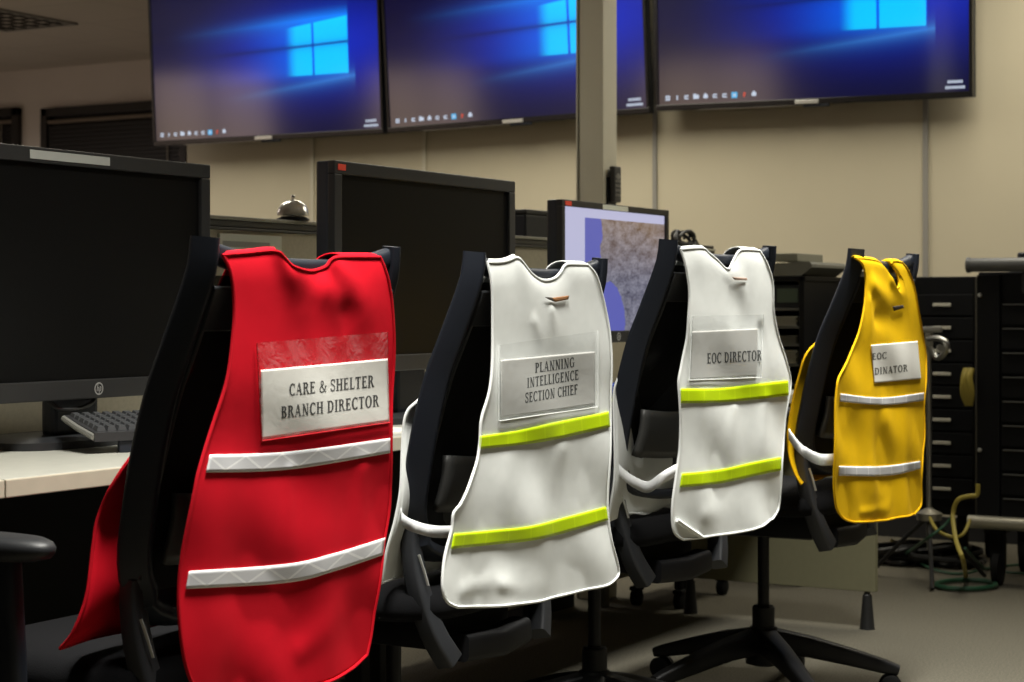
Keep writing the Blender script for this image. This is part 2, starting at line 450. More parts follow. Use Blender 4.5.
window(1, -40, 22, 110); window(2, 45, 190, 104)

def glow_panel(n, a, b, axis):  # unseen glowing panes, added so the televisions reflect a brown haze
    w = None
    for m_, pad, d0, d1, nm in (('windowframe', 0, .0, .05, 'window_%d' % n), ('glowpane', .06, .012, .018, 'pane')):
        q = MB(); z0, z1 = .9, 2.52
        def bb(u0, v0, u1, v1):
            if axis == 'y': q.box((u0, YL - d1, v0), (u1, YL - d0, v1))
            else: q.box((X0 + d0, u0, v0), (X0 + d1, u1, v1))
        if pad: bb(a + pad, z0 + pad, b - pad, z1 - pad)
        else:
            for u0, v0, u1, v1 in ((a, z0, a + .06, z1), (b - .06, z0, b, z1), (a, z0, b, z0 + .06), (a, z1 - .06, b, z1), ((a + b) / 2 - .03, z0, (a + b) / 2 + .03, z1)): bb(u0, v0, u1, v1)
        o = q.build(nm, M[m_], w, smooth=0)
        if w is None: w = struct(o, 'unseen glowing window shape added for its reflection in the televisions')
glow_panel(3, .9, 2.8, 'y'); glow_panel(4, -3.0, -.7, 'y'); glow_panel(5, 8.9, 10.8, 'x')

# ceiling troffer, switched off, dark parabolic louvre
def troffer(name, x0, y0, w, d, label, lit=False):
    t = thing(name, label, 'ceiling light', (x0, y0, CEIL))
    q = MB(); f = .03
    for a, b in (((0, 0), (w, f)), ((0, d - f), (w, d)), ((0, 0), (f, d)), ((w - f, 0), (w, d))):
        q.box((a[0], a[1], -.012), (b[0], b[1], 0))
    q.build('frame', M['trofframe'], t, smooth=0)
    q = MB(); n, m = 12, 6
    for i in range(1, n): q.box((i * w / n - .002, f, -.010), (i * w / n + .002, d - f, -.001))
    for j in range(1, m): q.box((f, j * d / m - .002, -.010), (w - f, j * d / m + .002, -.001))
    q.build('louver', M['louver'], t, smooth=0)
    if lit:
        q = MB()
        for j in range(3):
            yy = d * (j + .5) / 3
            q.tube([(.06, yy, -.016), (w - .06, yy, -.016)], .008, 8)
        q.build('tube', M['lamp'], t)
    return t
pc = at(78, 23, z=CEIL)
troffer('ceiling_troffer', pc.x - 1.2, pc.y, 1.2, .6, 'unlit recessed ceiling light with dark louver grid in the dim ceiling')

# ------------------------------------------------------------------ glyphs (serif capitals drawn as small polygons)
def GLY():
    G = {}
    T, t = .21, .115
    def rect(a, b, c, d): return [(a, b), (c, b), (c, d), (a, d)]
    def serif(x, y, w=.36, up=True): return rect(x - w / 2, y - (0 if up else .055), x + w / 2, y + (.055 if up else 0))
    def stem(x, w=T): return [rect(x - w / 2, 0, x + w / 2, 1), serif(x, 0), serif(x, 1, up=False)]
    def bowl(cx, cy, rx, ry, a0, a1, th=T, tv=t, n=14):
        out = []
        for i in range(n):
            a, b = R(a0 + (a1 - a0) * i / n), R(a0 + (a1 - a0) * (i + 1) / n)
            out.append([(cx + rx * math.cos(a), cy + ry * math.sin(a)), (cx + rx * math.cos(b), cy + ry * math.sin(b)),
                        (cx + (rx - th) * math.cos(b), cy + (ry - tv) * math.sin(b)), (cx + (rx - th) * math.cos(a), cy + (ry - tv) * math.sin(a))])
        return out
    def stroke(pts, w):
        out = []
        for (x0, y0), (x1, y1) in zip(pts, pts[1:]):
            dx, dy = x1 - x0, y1 - y0; l = math.hypot(dx, dy); nx, ny = -dy / l * w / 2, dx / l * w / 2
            ex, ey = dx / l * w * .2, dy / l * w * .2
            out.append([(x0 - ex + nx, y0 - ey + ny), (x0 - ex - nx, y0 - ey - ny), (x1 + ex - nx, y1 + ey - ny), (x1 + ex + nx, y1 + ey + ny)])
        return out
    def slab(x0, x1, xr0, xr1):     # slanted quad from the baseline to the cap line
        return [(x0, 0), (x1, 0), (xr1, 1), (xr0, 1)]
    G['I'] = (.42, stem(.21))
    G['L'] = (.66, stem(.20) + [rect(.2, 0, .62, t), rect(.56, 0, .62, .26)])
    G['E'] = (.70, stem(.20) + [rect(.2, 0, .64, t), rect(.58, 0, .64, .24), rect(.2, 1 - t, .62, 1), rect(.56, .78, .62, 1), rect(.2, .48, .5, .48 + t), rect(.46, .38, .51, .64)])
    G['F'] = (.66, stem(.20) + [rect(.2, 1 - t, .62, 1), rect(.56, .78, .62, 1), rect(.2, .47, .5, .47 + t), rect(.46, .38, .51, .64)])
    G['H'] = (.86, stem(.20) + stem(.66) + [rect(.2, .47, .66, .47 + t)])
    G['T'] = (.74, stem(.37) + [rect(.04, 1 - t, .70, 1), rect(.04, .76, .10, 1), rect(.64, .76, .70, 1)])
    G['N'] = (.88, [rect(.15, 0, .15 + t, 1), rect(.65, 0, .65 + t, 1), slab(.56, .725, .12, .31), serif(.18, 0, .32), serif(.69, 1, .32, False), serif(.14, 1, .2, False)])
    G['A'] = (.82, [slab(.56, .76, .32, .50), slab(.08, .16, .34, .43), rect(.2, .30, .6, .30 + t), serif(.12, 0, .28), serif(.66, 0, .32)])
    G['D'] = (.84, stem(.20) + bowl(.36, .5, .42, .5, -90, 90) + [rect(.2, 0, .37, t), rect(.2, 1 - t, .37, 1)])
    G['P'] = (.70, stem(.20) + bowl(.34, .73, .32, .27, -90, 90) + [rect(.2, 1 - t, .35, 1), rect(.2, .46, .35, .46 + t)])
    G['B'] = (.74, stem(.20) + bowl(.36, .755, .28, .245, -90, 90) + bowl(.36, .275, .33, .275, -90, 90) + [rect(.2, 1 - t, .37, 1), rect(.2, .49, .37, .49 + t), rect(.2, 0, .37, t)])
    G['R'] = (.80, stem(.20) + bowl(.34, .74, .31, .26, -90, 90) + [rect(.2, 1 - t, .35, 1), rect(.2, .48, .35, .48 + t), [(.36, .5), (.52, .52), (.78, 0), (.58, 0)], serif(.70, 0, .2)])
    G['O'] = (.86, bowl(.43, .5, .40, .52, 0, 360, n=28))
    G['C'] = (.78, bowl(.43, .5, .40, .52, 48, 312, n=22) + [rect(.66, .66, .72, 1.0), rect(.66, .03, .71, .22)])
    G['G'] = (.86, bowl(.43, .5, .40, .52, 48, 318, n=22) + [rect(.66, .66, .72, 1.0), rect(.60, .06, .76, .46), rect(.50, .42, .84, .48)])
    sp = [(.56, .78), (.50, .92), (.34, .97), (.18, .92), (.12, .77), (.18, .63), (.34, .53), (.50, .42), (.56, .25), (.48, .09), (.32, .03), (.17, .08), (.09, .24)]
    G['S'] = (.66, stroke(sp, .125) + [rect(.52, .70, .58, 1), rect(.07, 0, .13, .30)])
    G['&'] = (.92, stroke([(.84, .52), (.74, .30), (.58, .10), (.36, .02), (.16, .10), (.11, .28), (.2, .44), (.40, .56), (.52, .70), (.50, .88), (.38, .96), (.26, .88), (.26, .72), (.40, .48), (.62, .18), (.82, .02)], .11) + [serif(.82, .49, .24)])
    G[' '] = (.36, [])
    return G
GL = GLY()
def text_polys(s):
    x, out = 0, []
    for ch in s:
        w, ps = GL[ch]
        for p in ps: out.append([(x + a, b) for a, b in p])
        x += w + .035
    return x, out

# ------------------------------------------------------------------ office chairs
PROF = [(1.10, 0), (1.05, .006), (.955, .042), (.875, .075), (.725, .115), (.605, .138), (.505, .125), (.365, .086)]
RAILY = -.30
def fy(z): return RAILY + slerp(PROF, z)                 # y of the back frame at height z (no lift)
def hw(z): return slerp([(1.10, .232), (.9, .238), (.72, .232), (.62, .215), (.56, .17)], z)
class Chair:
    def __init__(s, lx, ly, rx, Zc, a, lift):
        """horn pixel lx, depth of the rail centre Zc, yaw a (degrees off the view axis)"""
        s.lift, s.rz = lift, R(30 - a)
        zl = Zc - .235 * math.cos(R(a)); Xl = (lx - CX) / F * zl
        X, Z = Xl + .235 * math.sin(R(a)), Zc
        rail = Vector((S30 * X + C30 * Z, -C30 * X + S30 * Z, 0))
        rot = Matrix.Rotation(s.rz, 3, 'Z')
        s.o = rail - rot @ Vector((0, RAILY, 0))
        s.m = Matrix.Translation(s.o) @ Matrix.Rotation(s.rz, 4, 'Z'); s.mi = s.m.inverted()
    def loc(s, px, py, x=None, y=None, z=None):           # pixel -> chair-local point on a local plane
        e = s.mi @ EYE; d = s.mi.to_3x3() @ ray(px, py)
        k = (x - e.x) / d.x if x is not None else (y - e.y) / d.y if y is not None else (z - e.z) / d.z
        return e + d * k
CH = [Chair(204, 237, 392, 2.72, 29.3, 0.0), Chair(474, 253, 601, 3.39, 30.4, 0.0),
      Chair(668, 242, 770, 4.03, 34.5, .045), Chair(856, 249, 910, 4.64, 28.8, .045)]

def build_chair(ch, label, star, group):
    L = ch.lift
    root = thing('office_chair', label, 'chair', ch.o, ch.rz, group)
    def z3(x, y, z): return (x, y, z + L)
    # outer frame: one loop down the left side, round the bottom and up the right
    path = []
    zs = [1.097 - i * (1.097 - .60) / 22 for i in range(23)]
    for z in zs: path.append(z3(-hw(z), fy(z), z))
    for i in range(1, 14):
        a = PI * i / 14; x = -.208 * math.cos(a); z = .60 - .055 * math.sin(a) ** .7
        path.append(z3(x, fy(z), z))
    for z in reversed(zs): path.append(z3(hw(z), fy(z), z))
    n = len(path)
    def sec(t):
        e = min(t, 1 - t) * 2
        l = .040 + .008 * min(1, e / .5); k = min(1, max(0, (1 - e) / .25)); ca, sa = math.cos(R(30) * k), math.sin(R(30) * k)
        return [(a * ca - b * sa, a * sa + b * ca) for a, b in rrect(.017 + .004 * min(1, e / .5), l, .006)]
    q = MB(); q.sweep(path, sec, up=(0, 1, 0))
    # concave top rail
    rail = [z3(-.23 + .46 * i / 16, RAILY + .006 - .0 * i, 1.066 - .009 * math.sin(PI * i / 16) + .014 * (abs(i / 8 - 1)) ** 3) for i in range(17)]
    q.sweep(rail, rrect(.030, .026, .009), up=(0, 1, 0))
    q.build('back_frame', M['plastic'], root)
    # stretched mesh
    rows = []
    for i in range(29):
        z = 1.045 - i * (1.045 - .565) / 28; h = hw(max(z, .60)) - .012 if z > .6 else .2 * math.sqrt(max(.05, 1 - ((.6 - z) / .055) ** 2)) - .005
        rows.append([z3(h * (2 * j / 14 - 1), fy(z) + .012 * (1 - (2 * j / 14 - 1) ** 2) + .004, z) for j in range(15)])
    q = MB(); q.grid(rows); q.build('back_mesh', M['meshf'], root, smooth=180)
    # rear shell: crossbar, dark web below it, and two arms running down under the seat
    q = MB()
    for sx in (-1, 1):
        pts = []
        for i in range(14):
            z = .62 - i * (.62 - .37) / 13
            pts.append(z3(sx * slerp([(.62, .214), (.5, .208), (.42, .19), (.37, .16)], z), fy(z) + .006 + .004 * i / 13, z))
        q.sweep(pts, lambda t: rrect(.030 + .010 * t, .030 + .010 * t, .007), up=(0, 1, 0))
    def shell(z0, z1, off, n=5, h=.222):
        return [[z3(h * (2 * j / 12 - 1), fy(z0 + (z1 - z0) * i / n) - off - .005 * (1 - (2 * j / 12 - 1) ** 2), z0 + (z1 - z0) * i / n) for j in range(13)] for i in range(n + 1)]
    A, B = shell(1.026, .972, .024), shell(1.026, .972, .014); q.grid(A); q.grid(B)
    for i in range(5):
        for j in (0, 12): q.quad([A[i][j], A[i + 1][j], B[i + 1][j], B[i][j]])
    for z in (1.024, .974): q.sweep([z3(.222 * (2 * j / 12 - 1), fy(z) - .018 - .005 * (1 - (2 * j / 12 - 1) ** 2), z) for j in range(13)], rrect(.012, .010, .003), up=(0, 1, 0))
    for sx in (-1, 1):
        q.sweep([z3(sx * .219, fy(1.02 - .40 * i / 16) - .018 + .010 * i / 16, 1.02 - .40 * i / 16) for i in range(17)], rrect(.007, .012, .002), up=(0, 1, 0))
    q.build('back_brace', M['brace'], root)
    q = MB(); q.grid(shell(.974, .60, .010, 24, .214)); q.build('rear_web', M['meshf'], root, smooth=180)
    # lumbar pad
    rows = [[z3(-.192 + .384 * j / 14, fy(.74 - .10 * i / 6) - .026 - .006 * math.sin(PI * i / 6), .74 - .10 * i / 6 - .012 * math.sin(PI * j / 14)) for j in range(15)] for i in range(7)]
    q = MB(); q.grid(rows); q.build('lumbar_pad', M['lumbar'], root, smooth=180, solid=.012)
    # zip tie tail hanging on the left upright
    q = MB(); q.sweep([z3(-.222, fy(.565) - .014, .565), z3(-.216, fy(.54) - .018, .535), z3(-.210, fy(.52) - .018, .51)], rrect(.005, .0016, .0005)); q.build('tie_tag', M['zip'], root)
    # seat
    q = MB(); rows = []
    def outline(t, g):
        a = 2 * PI * t; c, s = math.cos(a), math.sin(a); e = .42
        return (g * .255 * math.copysign(abs(c) ** e, c), .03 + g * .25 * math.copysign(abs(s) ** e, s))
    prof = [(.02, .505), (.6, .506), (.88, .502), (.97, .49), (1.0, .468), (.985, .45), (.9, .442), (.02, .440)]
    for g, z in prof:
        rows.append([z3(*outline(k / 40, g), z - (.02 * max(0, (outline(k / 40, g)[1] - .15) / .12) ** 2 if z > .46 else 0)) for k in range(41)])
    q.grid(rows); bmesh.ops.remove_doubles(q.bm, verts=q.bm.verts, dist=.0004)
    q.build('seat', M['cushion'], root, smooth=60)
    q = MB(); q.box(z3(-.13, -.16, .375), z3(.13, .14, .440), .02)
    q.sweep([z3(-.11, -.19, .385), z3(0, -.205, .38), z3(.11, -.19, .385)], rrect(.05, .05, .012), up=(0, 1, 0))
    q.tube([z3(.12, .03, .41), z3(.27, .03, .405)], .008, 8); q.box(z3(.25, .015, .397), z3(.30, .045, .412), .004)
    q.build('tilt_mechanism', M['mech'], root)
    for sx in (-1, 1):
        q = MB(); q.sweep([z3(sx * .12, .03, .43), z3(sx * .27, .02, .43), z3(sx * .30, -.005, .45), z3(sx * .305, -.01, .50), z3(sx * .305, .0, .648)], lambda t: rrect(.030, .052, .01), up=(0, 1, 0))
        a = q.build('armrest', M['plastic'], root)
        q = MB(); rows = []
        for g, z in ((.02, .681), (.6, .681), (.85, .679), (.96, .674), (1, .667), (.99, .659), (.93, .652), (.8, .648), (.02, .646)):
            rr = []
            for k in range(65):
                an = 2 * PI * k / 64; c, s = math.cos(an), math.sin(an)
                rr.append(z3(sx * .305 + g * .045 * math.copysign(abs(c) ** .9, c), (.045) + g * .135 * math.copysign(abs(s) ** .9, s), z))
            rows.append(rr)
        q.grid(rows); bmesh.ops.remove_doubles(q.bm, verts=q.bm.verts, dist=.0004); q.build('arm_pad', M['plastic2'], a, smooth=60)
    BO = Vector((0, .026, 0))
    q = MB(); q.lathe([(.015, .13), (.015, .38 + L)], BO, k=20); q.lathe([(.029, .12), (.029, .225), (.024, .23)], BO, k=20)
    q.build('gas_column', M['basep'], root)
    q = MB(); q.lathe([(.03, .075), (.046, .08), (.048, .14), (.034, .175)], BO, k=24)
    for k in range(5):
        an = star + k * 2 * PI / 5; c, s = math.cos(an), math.sin(an)
        pts = [BO + Vector((c * r, s * r, z)) for r, z in ((.03, .138), (.12, .124), (.22, .100), (.31, .076), (.345, .067))]
        q.sweep(pts, lambda t: rrect(.054 - .022 * t, .062 - .036 * t, .009), up=(0, 0, 1))
    q.build('star_base', M['basep'], root)
    for k in range(5):
        an = star + k * 2 * PI / 5; c, s = math.cos(an), math.sin(an)
        q = MB(); ctr = BO + Vector((c * .325, s * .325, .028)); ta = Vector((-s, c, 0))
        for sg in (-1, 1):
            cc = ctr + ta * (sg * .014); k2 = 18
            ra = [[q.bm.verts.new(cc + ta * o2 + Vector((c, s, 0)) * (rr * math.cos(2 * PI * j / k2)) + Vector((0, 0, rr * math.sin(2 * PI * j / k2)))) for j in range(k2)] for rr, o2 in ((.022, -.009), (.028, -.006), (.028, .006), (.022, .009))]
            for A, B in zip(ra, ra[1:]):
                for j in range(k2): q.face([A[j], A[(j + 1) % k2], B[(j + 1) % k2], B[j]])
            q.face(ra[0]); q.face(ra[-1])
        q.tube([ctr + Vector((0, 0, .01)), ctr + Vector((0, 0, .052))], .008, 8)
        q.tube([ctr - ta * .02, ctr + ta * .02], .009, 8)
        q.build('caster', M['caster'], root)
    return root
CHG = 'mesh office chairs along the desk'
def star_angle(cam_deg, ch):      # camera-frame heading (deg from image right, + = away) to chair-local angle
    return R(cam_deg) + R(-60) - ch.rz
chairs = [build_chair(CH[0], 'black mesh office chair wearing the red vest', star_angle(20, CH[0]), CHG),
          build_chair(CH[1], 'black mesh office chair wearing the white three-line badge vest', star_angle(35, CH[1]), CHG),
          build_chair(CH[2], 'black mesh office chair wearing the white vest with the one-line badge', star_angle(50, CH[2]), CHG),
          build_chair(CH[3], 'black mesh office chair wearing the yellow vest', star_angle(-5, CH[3]), CHG)]

# ------------------------------------------------------------------ vests
VY = -.320                                                # plane in which the back panels hang (chair-local)
def arclen(P):
    d = [0]
    for a, b in zip(P, P[1:]): d.append(d[-1] + (b - a).length)
    return [x / d[-1] for x in d]
class Poly:
    def __init__(s, P): s.P = [Vector(p) for p in P]; s.t = arclen(s.P)
    def __call__(s, t):
        t = max(0, min(1, t))
        for i in range(len(s.P) - 1):
            if t <= s.t[i + 1] or i == len(s.P) - 2:
                k = (t - s.t[i]) / max(1e-9, s.t[i + 1] - s.t[i]); return s.P[i].lerp(s.P[i + 1], max(0, min(1, k)))
def gauss(d, w): return math.exp(-(d / w) ** 2)
def segdist(p, a, b):
    ab = b - a; t = max(0, min(1, (p - a).dot(ab) / max(1e-9, ab.length_squared))); return (p - (a + ab * t)).length, t
class Vest:
    def __init__(s, ch, spec):
        s.ch, s.sp = ch, spec
        s.ready = False
        def to(p, off=0):
            q = ch.loc(p[0], p[1], y=VY)
            if s.ready:
                for _ in range(4): q = ch.loc(p[0], p[1], y=s.Y(q.x, q.z) - off)
            return Vector((q.x, q.z))
        s.to = to
        sm = lambda pts: [Vector(v[:2]) for v in catmull([(*to(p), 0) for p in pts], 6)]
        s.ztop = max(to(p).y for p in spec['top'])
        s.ridges = [([to(p) for p in r[0]], r[1], r[2]) for r in spec.get('ridges', [])]
        s.ready = True
        s.L, s.Rt, s.B = Poly(sm(spec['left'])), Poly(sm(spec['right'])), Poly(sm(spec['bottom']))
        s.T = Poly(sm(spec['top']))
    def Y(s, x, z):
        f = max(0, min(1, (s.ztop - z) / .66)); sp = s.sp; ph = sp.get('phase', 0)
        y = VY
        y -= .0055 * f * math.sin(x * 21 + ph + 1.2 * f) + .0022 * f * math.sin(x * 47 + 2 * ph) + .0018 * f * math.sin(x * 33 + z * 24 + ph)
        y -= .002 * math.sin(z * 31 + x * 12 + ph) * min(1, f * 3)
        for P, w, a in s.ridges:
            p = Vector((x, z)); n = len(P) - 1
            d, tt = min((lambda q: (q[0], (i + q[1]) / n))(segdist(p, P[i], P[i + 1])) for i in range(n))
            y -= .42 * a * gauss(d, w * (1 + .9 * tt)) * (1 - .8 * tt)
        return min(y, VY + .004)
    def pt(s, px, py, off=0):
        x, z = s.to((px, py), off); return Vector((x, s.Y(x, z) - off, z))
    def coons(s, u, v):
        T, B, L, Rr = s.T, s.B, s.L, s.Rt
        c00, c10, c01, c11 = T(0), T(1), L(1), Rr(1)
        return (1 - v) * T(u) + v * B(u) + (1 - u) * L(v) + u * Rr(v) - ((1 - u) * (1 - v) * c00 + u * (1 - v) * c10 + (1 - u) * v * c01 + u * v * c11)
    def build(s):
        sp, ch = s.sp, s.ch
        root = thing('safety_vest', sp['label'], 'vest', ch.o, ch.rz, 'vests draped over the chairs')
        nu, nv = 72, 96
        rows = []
        for i in range(nv + 1):
            r = []
            for j in range(nu + 1):
                p = s.coons(j / nu, i / nv); r.append(Vector((p.x, s.Y(p.x, p.y), p.y)))
            rows.append(r)
        # soften the start of the hang so that the shoulders curl over the rail
        for i in range(0, 7):
            for j in range(nu + 1): rows[i][j].y += (.005 * (1 - i / 7) ** 2)
        q = MB(); q.grid(rows)
        bp = q.build('back_panel', M[sp['cloth']], root, smooth=180, solid=.0022)
        # bound edge
        q = MB()
        edge = [rows[i][0] for i in range(nv + 1)] + [rows[nv][j] for j in range(1, nu + 1)] + [rows[i][nu] for i in range(nv - 1, -1, -1)] + [rows[0][j] for j in range(nu - 1, 0, -1)]
        q.tube([p + Vector((0, -.0012, 0)) for p in edge], .0027, 7, closed=True)
        q.build('binding', M[sp['pipe']], bp)
        # front panel: over the rail, down inside the backrest and out over the seat
        Lf = ch.lift; tl = s.T; nl, nr = [min((abs((s.to((px, 260)) - tl(k / 200)).x), k / 200) for k in range(201))[1] for px in sp['neck']]
        fr = [ (x, y, z) for x, y, z in ( (ch.loc(px, py, x=-sp['fx'][k])) for k, (px, py) in enumerate(sp['front'])) ]
        zt = s.ztop
        front_rows = []
        xl, xr = rows[0][0].x, rows[0][nu].x
        # chain along the left edge: arc over the rail, then the measured edge
        tops = [(zt - .02, -.276), (.985 + Lf, fy(.985) + .036), (.90 + Lf, fy(.90) + .033)]
        cl = catmull([Vector((max(xl * .70, (-.15, -.150, -.165)[k]), y, z)) for k, (z, y) in enumerate(tops)] + [Vector(p) for p in fr], 8)
        cr = catmull([Vector((min(xr * .70, (.15, .150, .165)[k]), y, z)) for k, (z, y) in enumerate(tops)] + [Vector((-p[0], p[1], p[2])) for p in fr], 8)
        q = MB()
        for k, (p, pr_) in enumerate(zip(cl, cr)):
            r = []
            for j in range(41):
                w = 2 * j / 40 - 1
                xx = p.x + (pr_.x - p.x) * j / 40
                yy = p.y + .012 * (1 - w * w) + .006 * math.sin(w * 9 + k * .12) * min(1, k / 20)
                zz = p.z
                if k < 12:
                    dip = .085 * max(0, min(1, (.72 - abs(w)) / .18)) * (1 - k / 12); zz -= dip
                if zz < .515 + Lf and yy > -.2: zz = max(zz, .513 + Lf + .004 * math.sin(w * 12 + k))
                r.append(Vector((xx, yy, zz)))
            front_rows.append(r)
        q.grid(front_rows)
        for u0, u1 in ((0, nl), (nr, 1)):                 # the two shoulder straps
            st = []
            for i in range(9):
                a = PI * i / 8; rr = []
                for j in range(13):
                    u = u0 + (u1 - u0) * j / 12; p = tl(u)
                    y0, y1 = s.Y(p.x, p.y) + .005, -.276
                    rr.append(Vector((p.x * (1 - .30 * i / 8), (y0 + y1) / 2 - (y1 - y0) / 2 * math.cos(a), p.y + .009 * math.sin(a) - (i / 8) ** 2 * .02)))
                st.append(rr)
            q.grid(st)
        fp = q.build('front_panel', M[sp['cloth']], root, smooth=180, solid=.0022)
        q = MB()
        ed = [r[0] for r in front_rows] + front_rows[-1][1:] + [r[-1] for r in reversed(front_rows[:-1])]
        q.tube(ed, .0027, 6); q.build('binding', M[sp['pipe']], fp)
        # reflective strips
        for top, bot in sp['strips']:
            n, m = 60, 5; tp, bt = Poly([Vector(p) for p in catmull([(*p, 0) for p in top], 8)]), Poly([Vector(p) for p in catmull([(*p, 0) for p in bot], 8)])
            rr = [[s.pt(*(tp(j / n).lerp(bt(j / n), i / m))[:2], .0030) for j in range(n + 1)] for i in range(m + 1)]
            q = MB(); q.grid(rr); q.build('reflective_strip', M[sp['stripmat']], root, smooth=180, solid=.001)
        def patch(name, quad, off, mat, n=60, m=30, label=None, par=root, wav=0, solid=.0006, wavtop=0):
            tl_, tr_, br_, bl_ = [Vector(p) for p in quad]; rr = []
            for i in range(m + 1):
                r = []
                for j in range(n + 1):
                    p = tl_.lerp(tr_, j / n).lerp(bl_.lerp(br_, j / n), i / m)
                    o = off + wav * (.5 + .5 * math.sin(j * .4 + i * .16)) + wavtop * max(0, 1 - i / m / .35) * (.5 + .5 * math.sin(j * .5 + 1))
                    r.append(s.pt(p.x, p.y, o))
                rr.append(r)
            q = MB(); q.grid(rr); o = q.build(name, M[mat], par, smooth=180, solid=solid)
            if label: o['label'] = label
            return o
        card = patch('badge_card', sp['card'], .0030, sp['cardmat'])
        q = MB()
        for s_, bl, br, cap in sp['text']:
            W, polys = text_polys(s_); a, b = Vector(bl), Vector(br)
            for p in polys:
                q.quad([s.pt(*(a.lerp(b, x / W) + Vector((0, -cap * y))), .0035) for x, y in p])
        q.build('lettering', M[sp['ink']], card, smooth=0)
        if 'pocket' in sp:
            pk = patch('clear_pocket', sp['pocket'], .0062, sp['vinyl'], wav=.0006, solid=0, wavtop=.006)
            q = MB(); P = [Vector(p) for p in sp['pocket']]
            for a, b in ((0, 3), (3, 2), (2, 1)):
                q.tube([s.pt(*P[a].lerp(P[b], i / 16), .0048) for i in range(17)], .0011, 5)
            q.build('pocket_seam', M[sp['pipe']], pk)
        for nm, quad, mat in sp.get('tabs', []): patch(nm, quad, .0042, mat, 8, 3, solid=.0012)
        # elastic side strap round the upright
        if 'strap' in sp:
            P = []
            for k, (px, py, ly) in enumerate(sp['strap']):
                P.append(ch.loc(px, py, x=ly[1]) if ly[0] == 'x' else ch.loc(px, py, y=ly[1]))
            P = catmull(P, 8); q = MB(); h = sp['strapw'] / 2
            rr = [[p + Vector((0, 0, h)) for p in P], [p + Vector((0, 0, 0)) for p in P], [p - Vector((0, 0, h)) for p in P]]
            q.grid(rr); q.build('side_strap', M['elastic'], root, smooth=180, solid=.0022)
        if 'tie' in sp:
            q = MB(); P = [s.pt(px, py, .005) for px, py in sp['tie']]
            q.tube(P, .0045, 6, smooth=4); q.build('tie_end', M['whitepipe'], root)
        return root

red = dict(label='red cotton vest with a care and shelter director badge on its back', cloth='red', pipe='redpipe', stripmat='silverstrip', phase=.4,
    left=[(225, 255), (231, 275), (233.6, 312), (231, 348), (225, 385), (212, 425), (200, 464), (195, 485), (186, 530), (178, 595), (181, 642), (188, 675), (200, 697)],
    right=[(382, 257), (388, 282), (392, 312), (393, 367), (390.5, 440), (389, 505), (381, 566), (371, 631), (366, 655)],
    bottom=[(200, 697), (250, 697), (300, 689), (330, 681), (352, 668), (366, 655)],
    top=[(225, 255), (250, 253), (276, 251), (286, 257), (297, 267), (313, 271), (327, 267), (334, 259), (344, 257), (382, 257)], neck=(277, 343),
    strips=[([(210, 454.5), (289, 451.5), (390, 438)], [(206, 472.5), (289, 469.6), (390, 453)]),
            ([(189, 571), (286, 564), (335, 553), (385, 537.5)], [(186, 589), (286, 583), (335, 571), (383, 555)])],
    card=[(261, 370), (388, 358.6), (389.3, 421), (262, 439)], cardmat='card', ink='ink', vinyl='vinyl',
    pocket=[(257, 343), (387.6, 332), (390, 422.5), (262, 441)],
    text=[('CARE & SHELTER', (289, 396), (374.5, 387), 12), ('BRANCH DIRECTOR', (281, 418.5), (379.5, 406.5), 12)],
    ridges=[([(280, 254), (292, 280), (300, 305)], .016, .016), ([(297, 268), (330, 292), (362, 308), (375, 300)], .022, .014), ([(334, 262), (352, 285), (372, 300)], .016, .012),
            ([(318, 276), (326, 284)], .03, -.014), ([(345, 312), (352, 330)], .02, -.010), ([(290, 470), (286, 600)], .010, .006), ([(230, 480), (225, 600)], .03, .006), ([(362, 470), (352, 620)], .02, .008), ([(300, 650), (352, 600)], .02, .007)],
    front=[(123, 469), (103, 512), (96, 545), (87, 595), (71, 631), (57, 648)], fx=(.235, .25, .26, .275, .29, .29))
